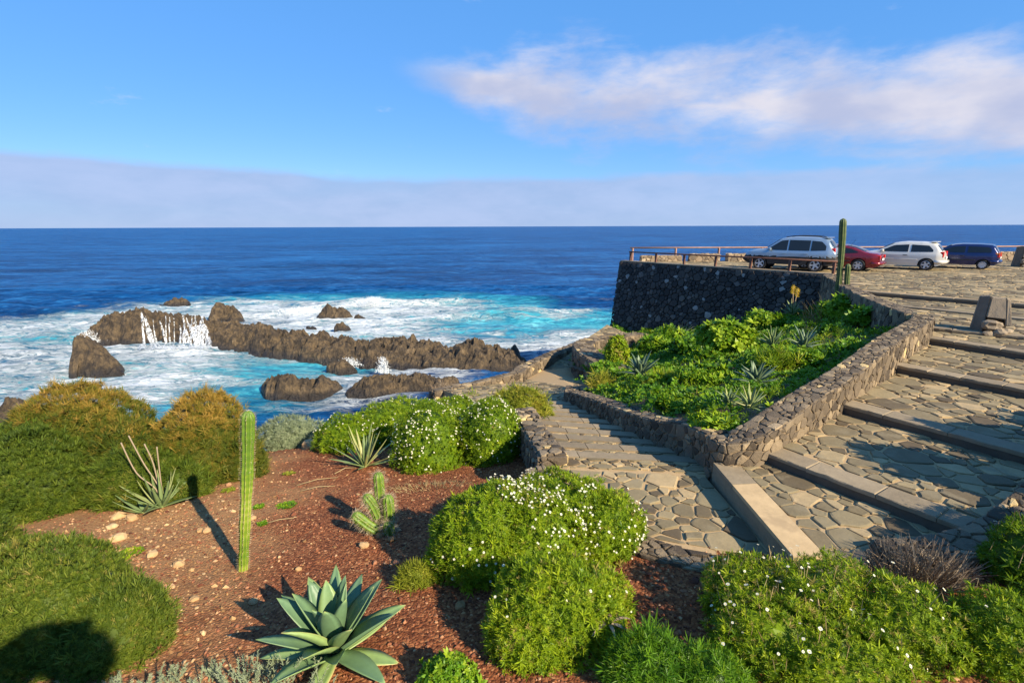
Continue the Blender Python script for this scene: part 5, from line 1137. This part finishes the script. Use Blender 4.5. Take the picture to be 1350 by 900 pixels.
for k in range(8): a = k * .8; lv.append((a, R(30 + 5 * (k % 3)), .5, .06, -.2, .016, M['aloe'], rnd.random() * .6, .02, .2))
p = hit(188, 674); rosette('aloe', 'smaller offset aloe at the left foot of the stalked aloe', 'aloe', (p.x, p.y, p.z), lv)
lv = []
for k in range(26):
    f = k / 25; a = k * 2.4; lv.append((a, R(20) + R(60) * f + rnd.uniform(-.15, .15), rnd.uniform(.6, .95), .07, .2 * rnd.uniform(-1, 1), .015, M['aloe'], .3 + .7 * rnd.random(), .02, .25))
p = hit(480, 615); rosette('yucca', 'small yellow-green yucca with sword leaves in front of the daisy bushes', 'yucca', (p.x, p.y, p.z), lv)
def ribbed(name, pts, rad, ribs, mt, depth=.22, nseg=44, parent=None, loc=None, tintf=None, label=None):
    """ribbed column along a smooth axis with a domed tip; returns object and rib crest points"""
    ax_ = smooth_line([Vector(q) for q in pts], max(2, nseg // (len(pts) - 1))); n = len(ax_); m_ = ribs * 4; V = []; F = []; tn = []; crest_ = []
    L = [0]
    for i in range(1, n): L.append(L[-1] + (ax_[i] - ax_[i - 1]).length)
    u = None
    for i, q in enumerate(ax_):
        d = (ax_[min(i + 1, n - 1)] - ax_[max(i - 1, 0)]).normalized(); u = d.orthogonal().normalized() if u is None else (u - d * u.dot(d)).normalized(); w_ = d.cross(u)
        rr = rad if not callable(rad) else rad(L[i] / L[-1]); e = L[-1] - L[i]
        if e < rr * 1.3: rr *= math.sqrt(max(0, 1 - (1 - e / (rr * 1.3)) ** 2)) + .02
        for k in range(m_):
            g = 2 * math.pi * k / m_; s_ = .5 + .5 * math.cos(ribs * g); r_ = rr * (1 - depth + depth * s_ ** .8); v = q + (u * math.cos(g) + w_ * math.sin(g)) * r_; V.append(v)
            f = L[i] / L[-1]; tn.append(min(1, max(0, (tintf(f) if tintf else .45) + .28 * (s_ > .95) + .08 * math.sin(i * 1.7))))
            if k % 4 == 0: crest_.append((v, (v - q).normalized(), f))
    for i in range(n - 1):
        for k in range(m_): F.append([i * m_ + k, i * m_ + (k + 1) % m_, (i + 1) * m_ + (k + 1) % m_, (i + 1) * m_ + k])
    F.append([(n - 1) * m_ + k for k in range(m_)])
    me = mesh_py(name, V, F, mt, tn, True)
    return me, crest_
def spines(crest_, L, n, seed, name='spine', w=.05, every=1):
    C_ = [c_ for i, c_ in enumerate(crest_)]; r_ = np.random.default_rng(seed); idx = r_.choice(len(C_), size=min(n, len(C_)), replace=False)
    P_ = np.array([C_[i][0][:] for i in idx]); N_ = np.array([C_[i][1][:] for i in idx]) + r_.normal(size=(len(idx), 3)) * .3
    T = tpl([(.0, .1, 1, 1, w, 0), (.5, .3, .8, .8, w, 0), (-.5, .2, .8, .75, w, 0), (.1, -.6, .8, .8, w, 0), (-.3, -.2, 1, .6, w, 0)])
    V, F, tn = scatter(T, P_, N_, L * r_.uniform(.6, 1.3, len(idx)), r_.random(len(idx)), seed); return mesh_np(name, V, [F], M['spine'], tn)
p0 = hit(317, 750); top = Vector((0, 0, 0)); d0 = ray(326, 540); kk = (p0.y + .05) / d0.y; ptop = Vector((d0.x * kk, d0.y * kk, CAMZ + d0.z * kk)) - p0
me, cr_ = ribbed('column_cactus', [(0, 0, -.1), (ptop.x * .42, 0, ptop.z * .33), (ptop.x * .74, .02, ptop.z * .66), (ptop.x, .05, ptop.z)], lambda f: (.060 + .022 * f) * (1 + .05 * math.sin(f * 23) + .03 * math.sin(f * 61)), 9, M['cactus'], .36, 90, tintf=lambda f: .42 + .38 * math.exp(-((f - .42) / .22) ** 2) + .6 * math.exp(-(f / .09) ** 2))
cc = thing('column_cactus', 'single ribbed column cactus leaning to the right on the red gravel', 'cactus', p0, 0, None, me)
obj('spines', spines(cr_, .03, 800, 3), cc, kind='stuff')
p0 = hit(500, 700)
sc_ = thing('spiny_cactus', 'clump of short spiny cactus stems beside the small yucca', 'cactus', p0)
for k, (pts, r_) in enumerate((((( .12, 0, -.05), (.14, .02, .3), (.13, .03, .58)), .085), (((-.02, .12, -.05), (-.02, .16, .5), (-.03, .18, .86)), .08), (((.0, -.05, .02), (-.16, -.06, .14), (-.36, -.08, .34)), .085), (((-.03, .05, .2), (-.12, .06, .42), (-.22, .06, .56)), .08), (((.16, -.1, -.05), (.16, -.12, .1), (.14, -.13, .24)), .085))):
    me, c2 = ribbed('stem', pts, r_, 8, M['cactus'], .3, 22, tintf=lambda f: .5); st_ = obj('stem', me, sc_); obj('spines', spines(c2, .095, 320, 30 + k, w=.02), st_, kind='stuff')

# ------------------------------------------------------------------ the planter below the terrace
PCT = np.array([(3.4, 7.5, -.78), (2.9, 9.3, -1.2), (2.3, 12.4, -1.9), (1.9, 15, -2.5), (3.6, 18.6, -2.85), (3.4, 23, -3.3), (6, 28, -4.3), (8.5, 34, -5.1), (12, 31, -4.0), (16, 26.0, -2.0), (15.2, 23.5, -1.0), (13, 18.3, -.75), (11, 14.0, -.42), (8, 11, -.4), (5, 8.5, -.55), (7, 14, -1.15), (9, 20, -2.2), (11, 25, -2.9), (5, 17, -2.3), (4.2, 12, -1.45)])
_pd = np.hypot(PCT[:, None, 0] - PCT[None, :, 0], PCT[:, None, 1] - PCT[None, :, 1]); _pA = np.zeros((len(PCT) + 1,) * 2); _pA[:-1, :-1] = _pd; _pA[:-1, -1] = 1; _pA[-1, :-1] = 1
_pw = np.linalg.solve(_pA, np.append(PCT[:, 2], 0))
def zs(x, y):
    x = np.asarray(x, float); y = np.asarray(y, float); r = np.full(x.shape, _pw[-1])
    for k in range(len(PCT)): r = r + _pw[k] * np.hypot(x - PCT[k, 0], y - PCT[k, 1])
    return r + .06 * fbm(np.stack([x * 1.1, y * 1.1, x * 0], -1), 3, 4)
def hits(px, py):
    d = ray(px, py); t = 5.0
    while t < 60:
        p = Vector((0, 0, CAMZ)) + d * t
        if p.z < float(zs(p.x, p.y)): break
        t += .04
    return Vector((p.x, p.y, float(zs(p.x, p.y))))
PLANT = [(3.25, 7.45), (4.6, 8.2), (7.2, 10.25), (9.8, 12.5), (11.2, 13.9), (12.2, 17), (13.4, 20), (15.0, 23.5), (16.6, 27.2), (12.8, 32.2), (7.6, 38.9), (7.0, 30.5), (5.0, 27), (3.3, 24.3), (2.6, 22.5), (2.6, 21), (3.0, 19.3), (3.6, 17.6), (1.9, 16.2), (1.85, 14.2), (2.3, 12.2), (2.65, 10.4), (2.95, 8.6)]
px_, py_ = np.meshgrid(np.arange(1.5, 17.5, .12), np.arange(7, 39.5, .12)); ins = inside(px_, py_, [(p[0] + (.35 if p[0] > 8 and p[1] < 26 else -.2 if p[1] > 14 or p[0] < 3.4 else 0), p[1] - (.2 if p[0] > 4 and p[1] < 14 else 0)) for p in PLANT])
pz_ = zs(px_, py_); nxp = px_.shape[1]; fcs = grid_faces(nxp, px_.shape[0]); keep = ins.ravel()[fcs].all(1)
m, t, b = mat('planter_earth'); P = wpos(t); n_ = t.noise(P, 3, 7, .65)
t.put(b.inputs['Base Color'], t.ramp(n_, [(.35, (.05, .035, .02)), (.5, (.14, .085, .045)), (.65, (.22, .14, .07))])); b.inputs['Roughness'].default_value = .95; bump(t, b, n_, .8, .05)
pm = mesh_np('planter_soil', np.stack([px_, py_, pz_], -1).reshape(-1, 3), [fcs[keep]], m, smooth=True)
obj('planter_soil', pm, kind='structure')
def cover(n, seed, region, size, T, mt, hmax, tm, name, lab, dens=None):
    r_ = np.random.default_rng(seed); x = r_.uniform(1.6, 17, n * 4); y = 7 + (39 - 7) * r_.random(n * 4) ** 1.35; ok = inside(x, y, region); x, y = x[ok], y[ok]
    q = np.stack([x * .9, y * .9, x * 0], -1); den = fbm(q, 4, seed + 1); lowedge = np.clip((x - (2.35 + (y < 12) * (12 - y) * .26)) / .9, 0, 1)
    ok = (den + .25 > r_.uniform(-.18, .42, len(x))) & (r_.random(len(x)) < lowedge * .97 + .03); sel = np.flatnonzero(ok); sel = r_.permutation(sel)[:n]; x, y, den, q = x[sel], y[sel], den[sel], q[sel]
    h = hmax * np.clip(.30 + 1.9 * fbm(np.stack([x * 1.05, y * 1.05, x * 0], -1), 3, 73), .03, 1.2)
    z = zs(x, y) + h * r_.random(len(x)) ** .5; sz = size * (.55 + .055 * y) * r_.uniform(.6, 1.3, len(x))
    ax_ = np.stack([r_.normal(0, .5, len(x)), r_.normal(-.2, .5, len(x)), np.ones(len(x))], -1)
    tn = np.clip(tm + .22 * r_.normal(size=len(x)) + .5 * fbm(q * 1.3, 3, seed + 6), 0, 1)
    V, F, tt = scatter(T, np.stack([x, y, z], -1), ax_, sz, tn, seed); o = obj(name, mesh_np(name, V, [F], mt, tt), label=lab, category='ground cover', kind='stuff')
cover(13000, 71, PLANT, .085, T_BROAD, M['bright'], .36, .40, 'ground_cover', 'bright green leafy ground cover filling the planter')
cover(5000, 72, PLANT, .10, T_NEEDLE, M['daisy'], .32, .44, 'ground_cover', 'feathery yellow green growth among the planter leaves')
def pbush(label, px, py, w, h, T, size, mk, seed, dens=420, tmean=.55, cat='bush', dz=0, lump=.2, stem=False, tspread=.25, corek=.8):
    w *= .92; h *= .68 if not stem else 1.0
    b_ = hits(px, py); k = (b_.y * _c + (CAMZ - b_.z) * _s) / 675; rx = w * k / 2; hz = h * k / .93; rz = hz * .56
    L_ = [(b_.x, b_.y + rx * .3, b_.z + hz - rz + dz, rx, rx * .85, rz)]; rnd = random.Random(seed)
    for q in range(3): a = rnd.uniform(0, 6.28); f = rnd.uniform(.45, .7); L_.append((b_.x + math.cos(a) * rx * .55, b_.y + rx * .3 + math.sin(a) * rx * .5, b_.z + hz * rnd.uniform(.25, .6) + dz, rx * f, rx * f, rz * f * rnd.uniform(.8, 1.3)))
    if stem: L_ = L_[:1]
    o = bush('planter_plant', label, cat, L_, dens, T, size, M[mk], seed, 'plants in the terrace planter', tmean=tmean, lump=lump, low=-.6 if stem else -.3, freq=1.6, tspread=tspread, corek=corek)
    if stem: mb = MB(); mb.tube([(0, 0, -hz), (.04, 0, -hz * .4), (0, 0, 0)], [.04, .035, .03], 6); obj('stem', mb.mesh('stem', M['stemwood'], True), o)
pbush('round pale green ball bush on a thin stem beside the bastion wall', 812, 487, 30, 40, T_BROAD, .10, 'daisy', 101, 520, .72, stem=True, lump=.1)
pbush('round-leaved green bush at the left foot of the dark sea wall', 866, 468, 44, 30, T_ROSETTE, .16, 'bright', 102, 300, .5)
pbush('broad-leaved bush against the sea wall left of the tallest bush', 884, 458, 34, 34, T_ROSETTE, .16, 'bright', 103, 300, .6)
pbush('tallest bright green bush rising against the dark sea wall', 956, 470, 62, 58, T_BROAD, .15, 'bright', 104, 360, .75)
pbush('bright bush with a pointed top left of the yellow aloe flower', 1008, 440, 46, 34, T_BROAD, .15, 'bright', 105, 330, .7)
pbush('green bush around the foot of the tall cactus', 1108, 424, 50, 34, T_BROAD, .15, 'bright', 106, 360, .65)
pbush('green bush between the tall cactus and the terrace edging wall', 1140, 432, 44, 30, T_BROAD, .14, 'bright', 107, 360, .55)
pbush('orange tinged bush low in the left corner beside the path steps', 792, 516, 34, 26, T_NEEDLE, .13, 'yellowgrass', 108, 420, .6)
pbush('small green bush at the foot of the bastion wall', 800, 492, 34, 16, T_BROAD, .12, 'bright', 109, 420, .5)
pbush('yellow green bush right of the big grey aloe', 872, 512, 36, 26, T_NEEDLE, .12, 'daisy', 110, 520, .8)
pbush('leafy yellow green bush in the front corner of the planter', 945, 578, 62, 40, T_BROAD, .085, 'bright', 111, 700, .85)
pbush('low bright leafy mound in the middle front of the planter', 905, 540, 80, 26, T_BROAD, .10, 'bright', 112, 560, .6)
pbush('bright mound in the centre of the planter', 935, 508, 70, 28, T_BROAD, .11, 'bright', 113, 480, .68)
pbush('feathery green mound below the pale yucca', 1030, 490, 62, 30, T_NEEDLE, .13, 'daisy', 114, 440, .6)
pbush('green mound beside the stair wall below the round aloe', 1065, 486, 40, 26, T_BROAD, .11, 'bright', 115, 460, .6)
pbush('small rusty yellow bush in the front corner of the planter', 985, 588, 26, 18, T_NEEDLE, .07, 'orange', 116, 800, .75)
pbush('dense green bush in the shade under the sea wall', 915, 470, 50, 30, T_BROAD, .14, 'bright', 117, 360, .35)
def paloe(label, px, py, n, L, w, mk, e0, e1, seed, cat='aloe'):
    b_ = hits(px, py); rnd = random.Random(seed); lv = []
    for k in range(n): f = k / (n - 1); lv.append((k * 2.4 + rnd.uniform(-.2, .2), R(e0) + R(e1 - e0) * f, .82 * L * rnd.uniform(.8, 1.15), w, rnd.uniform(-.2, .5), .025, M[mk], rnd.random() * .9, .18 + .1 * f, .25))
    return rosette(cat, label, cat, (b_.x, b_.y, b_.z + .12), lv, 'aloes in the terrace planter')
paloe('big grey green aloe at the left side of the planter', 842, 508, 24, .8, .13, 'aloedark', 5, 78, 1)
paloe('round grey aloe in the front middle of the planter', 993, 525, 24, .55, .09, 'aloedark', 5, 78, 2)
paloe('grey white aloe beside the stair wall in the upper planter', 1056, 474, 16, .6, .11, 'aloedark', 15, 78, 3)
paloe('pale dry yucca in the upper middle of the planter', 1016, 470, 18, .65, .07, 'aloe', 25, 80, 4, 'yucca')
paloe('pale green aloe low in the front corner of the planter', 985, 560, 20, .36, .055, 'aloe', 5, 75, 5)
paloe('small pale aloe in front of the round grey aloe', 958, 555, 16, .32, .05, 'aloe', 10, 75, 6)
ya = paloe('flowering aloe with a yellow spike in front of the sea wall', 1043, 424, 18, .8, .10, 'aloe', 15, 78, 7)
paloe('small aloe behind the round ball bush', 832, 462, 14, .8, .10, 'aloe', 20, 80, 8)
for k, (dx, dz) in enumerate(((-.1, 1.55), (.12, 1.4))):
    mb = MB(); mb.tube([(0, 0, .2), (dx * .6, 0, .9), (dx, 0, dz)], .02, 5); stk = obj('flower_stalk', mb.mesh('flower_stalk', M['dry'], True, .7), ya)
    V, F, tn = scatter(T_NEEDLE, np.array([(dx, 0, dz - .35 + .014 * q) for q in range(26)]), np.array([(math.cos(q * 2.4), math.sin(q * 2.4), -.2) for q in range(26)]), np.full(26, .11), rng.random(26), 5); obj('flower_spike', mesh_np('flower_spike', V, [F], M['fleaf'], tn), stk)
def zgs(p): return p
b_ = hits(1083, 428); _zg0 = zg; zg = zs
twigs('dry_branches', 'bare pale dry branches leaning in front of the tall cactus', 'branch', (b_.x, b_.y, b_.z), .8, .5, 1.5, 26, M['straw'], 9, lean=(-.4, 0), r=.018, spread=.5)
b_ = hits(898, 446); twigs('dry_stalks', 'dry seed stalks against the dark wall beside the tallest bush', 'plant', (b_.x, b_.y, b_.z), .4, .3, 1.4, 16, M['sage'], 10, r=.02, spread=.2)
b_ = hits(1062, 447); twigs('dry_litter', 'brown dead undergrowth patch in the upper planter', 'undergrowth', (b_.x, b_.y, b_.z), 1.2, .7, .5, 160, M['dry'], 12, r=.014, spread=1.2)
zg = _zg0
b_ = hits(1101, 412)
me, c2 = ribbed('tall_cactus', [(0, 0, -.2), (-.03, 0, 1.3), (-.1, 0, 2.6), (-.22, 0, 4.0)], lambda f: .128 + .014 * math.sin(f * 9), 9, M['cactus2'], .28, 60, tintf=lambda f: .45)
tc_ = thing('tall_cactus', 'tall dark column cactus with a short arm in front of the terrace', 'cactus', b_, 0, None, me)
obj('spines', spines(c2, .035, 500, 8), tc_, kind='stuff')
me, c2 = ribbed('arm', [(.0, -.1, .7), (.22, -.16, .95), (.2, -.16, 1.5), (.16, -.16, 2.1)], .11, 8, M['cactus2'], .28, 40); obj('arm', me, tc_)

# ------------------------------------------------------------------ stones, pebbles and weeds on the gravel
def pebbles(n, seed, size, colname, fn, lab, nm, fl=.6, sub=1):
    r_ = np.random.default_rng(seed); x = r_.uniform(-8, 4.2, n * 5); y = 2.6 + 10.4 * r_.random(n * 5) ** 1.25; ok = ~inside(x, y, PAVED) & (fn(x, y) > r_.random(len(x))); x, y = x[ok][:n], y[ok][:n]
    V0, F0 = ICO[1]; V0 = V0[:] ; N = len(x); s_ = size * r_.lognormal(0, .38, N); ang = r_.uniform(0, 6.28, N)
    jit = 1 + .28 * r_.normal(size=(N, len(V0))); tv = V0[None] * jit[..., None] * np.stack([np.ones(N), r_.uniform(.6, 1, N), r_.uniform(.4, fl + .2, N)], -1)[:, None, :]
    c_, s2 = np.cos(ang)[:, None], np.sin(ang)[:, None]; X = tv[..., 0] * c_ - tv[..., 1] * s2; Y = tv[..., 0] * s2 + tv[..., 1] * c_
    z = zg(x, y) + s_ * .12; V = np.stack([x[:, None] + X * s_[:, None], y[:, None] + Y * s_[:, None], z[:, None] + tv[..., 2] * s_[:, None]], -1)
    F = F0[None] + (np.arange(N) * len(V0))[:, None, None]; tn = np.repeat(r_.random(N)[:, None], len(V0), 1)
    obj(nm, mesh_np(nm, V.reshape(-1, 3), [F.reshape(-1, 3)], M[colname], tn.ravel()), label=lab, category='pebbles', kind='stuff')
M['tanstone'] = stone_mat('tan_pebble', [(0, (.17, .085, .035)), (.5, (.33, .19, .08)), (1, (.50, .34, .18))], .3, 20, .9, .4, .006)
M['redstone'] = stone_mat('red_scoria', [(0, (.09, .03, .018)), (.5, (.22, .08, .04)), (.85, (.34, .15, .075)), (1, (.5, .3, .16))], .35, 40, .95, .4, .004)
def ftan(x, y): return np.clip(np.exp(-(((x + 4.6) * .9 + (y - 5.2) * .45) / 1.1) ** 2) * .95 + .05 * (x < 0), 0, 1)
def fred(x, y): return np.clip(1.15 - (y - 3) / 11, .1, 1)
pebbles(3600, 1, .016, 'tanstone', ftan, 'tan pebbles strewn over the left part of the gravel', 'pebbles')
pebbles(16000, 2, .0135, 'redstone', fred, 'loose red scoria gravel', 'gravel')
def flit(x, y): return np.clip(1.3 - np.hypot(x - 1.35, (y - 5.0) * 1.1) / .9, 0, 1)
pebbles(1500, 3, .024, 'redstone', flit, 'coarse red brown scoria beside the near border of the path', 'gravel', .35)
for k, (px, py, w_, tn, lab) in enumerate(((408, 590, 24, .85, 'pale angular stone at the cliff edge beside the sage bush'), (478, 720, 15, .8, 'tan stone alone on the red gravel below the spiny cactus'), (605, 800, 15, .35, 'grey stone in the shade left of the leafy bush'), (156, 681, 17, .8, 'tan stone on the bare earth left of the pebbly slope'), (172, 684, 16, .7, 'second tan stone beside the mat shrub edge'), (146, 694, 13, 1.0, 'white stone at the edge of the green mat shrub'), (332, 683, 10, .7, 'small tan stone right of the column cactus'), (154, 710, 20, .9, 'pale flat stone among the tan pebbles'), (272, 700, 13, .7, 'orange stone left of the column cactus foot'), (262, 698, 9, .6, 'small stone left of the orange one'), (140, 655, 14, .25, 'dark stone beside the offset aloe'), (500, 706, 13, .3, 'grey stone at the foot of the spiny cactus'), (515, 712, 11, .2, 'dark stone right of the spiny cactus foot'), (332, 793, 12, .7, 'tan stone near the agave shadow'), (392, 750, 9, .6, 'small tan stone above the agave'), (234, 745, 14, .75, 'tan stone in the middle of the pebbly slope'), (200, 730, 14, .85, 'pale stone high on the pebbly slope'), (255, 790, 12, .7, 'tan stone low on the pebbly slope'))):
    p = hit(px, py); k_ = (p.y * _c + (CAMZ - p.z) * _s) / 675
    thing('stone', lab, 'stone', (p.x, p.y, p.z + w_ * k_ * .12), rng.random() * 6, 'stones on the garden bed', rock_mesh(w_ * k_ / 2, 40 + k, M['tanstone'], tn))
def weed(px, py, r, mk, lab, k):
    p = hit(px, py); r_ = np.random.default_rng(k); n = 90; a = r_.uniform(0, 6.28, n); q = r * np.sqrt(r_.random(n)); x = p.x + np.cos(a) * q; y = p.y + np.sin(a) * q
    V, F, tn = scatter(T_BROAD, np.stack([x, y, zg(x, y) + .01], -1), np.stack([r_.normal(0, .3, n), r_.normal(0, .3, n), np.ones(n)], -1), r_.uniform(.02, .045, n), r_.random(n), k)
    thing('weed', lab, 'weed', (0, 0, 0), 0, 'small weeds on the gravel', mesh_np('weed', V, [F], M[mk], tn))
for k, a_ in enumerate(((378, 666, .16, 'bright', 'patch of small green weeds right of the column cactus'), (380, 624, .12, 'yellowgrass', 'yellow green weed below the sage bush'), (340, 668, .08, 'bright', 'tiny weed beside the column cactus'), (345, 690, .07, 'bright', 'tiny weed below the green weed patch'), (170, 728, .16, 'daisy', 'low weed at the edge of the lower left mat shrub'), (300, 646, .12, 'yellowgrass', 'yellowish weed at the foot of the round rusty shrub'))): weed(*a_, 200 + k)
lv = []
for k in range(7): lv.append((k * .9 + .3, R(15 + 9 * (k % 3)), .22, .035, .9, .004, M['dry'], .5 + .07 * k, .02, .3))
p = hit(800, 850); rosette('dead_leaves', 'curled brown dead leaves hanging at the right side of the leafy bush', 'dead leaves', (p.x - .02, p.y - .05, p.z + .26), lv)
for k, (px, py, L, a) in enumerate(((390, 640, .75, .5), (395, 648, .6, .35), (440, 625, .5, .9), (350, 690, .4, .3))):
    p = hit(px, py); mb = MB(); mb.tube([(0, 0, .02), (math.cos(a) * L * .5, math.sin(a) * L * .5, .05), (math.cos(a) * L, math.sin(a) * L, .03 + float(zg(p.x + math.cos(a) * L, p.y + math.sin(a) * L)) - p.z)], [.008, .007, .004], 5)
    thing('dry_stalk', ['long pale dry stalk lying on the red gravel', 'shorter dry stalk just below the long one', 'dry stalk near the foot of the yucca', 'short dry stalk below the small weed'][k], 'stalk', p, 0, 'dry stalks on the gravel', mb.mesh('dry_stalk', M['straw'], True, .8))

# ------------------------------------------------------------------ an unseen tree added for its shadow, and the hedge that shades the stair
def tree(label, base, h, r, mk, seed):
    t_ = thing('tree', label, 'tree', base); rnd = random.Random(seed); mb = MB(); mb.tube([(0, 0, -.3), (.05, .02, h * .4), (0, 0, h * .85)], [.09, .07, .04], 8)
    for k in range(6): a = k * 1.05; mb.tube([(0, 0, h * (.5 + .05 * k)), (math.cos(a) * r * .6, math.sin(a) * r * .6, h * (.75 + .04 * k))], [.04, .015], 6)
    obj('trunk', mb.mesh('trunk', M['stemwood'], True), t_)
    L_ = [(rnd.gauss(0, r * .35), rnd.gauss(0, r * .35), h + rnd.gauss(0, r * .25), r * .6, r * .6, r * .5) for k in range(7)]; p, n = dome_points(L_, 300, seed, -1, .2, 2)
    V, F, tn = scatter(T_BROAD, p, n + np.array([0, 0, .3]), np.full(len(p), .10), rng.random(len(p)), seed); obj('crown', mesh_np('crown', V, [F], M[mk], tn), t_)
tree('unseen slender tree added behind the viewpoint to cast shade', (1.75, -2.6, -.9), 4.55, .72, 'matgreen', 5)
zz = lambda x, y: float(zg(x, y))
bush('hedge_bush', 'dark green bush beyond the right end of the stair border', 'bush', [(7.45, 5.4, zz(7.45, 5.4) + .4, .8, .5, 1.1), (8.8, 6.2, zz(8.8, 6.2) + .4, .85, .6, .9), (10.0, 7.0, zz(10, 7) + .25, .9, .65, .6), (11.4, 7.9, zz(11.4, 7.9) + .2, .9, .65, .5)], 500, T_BROAD, .10, M['bright'], 90, None, tmean=.3)
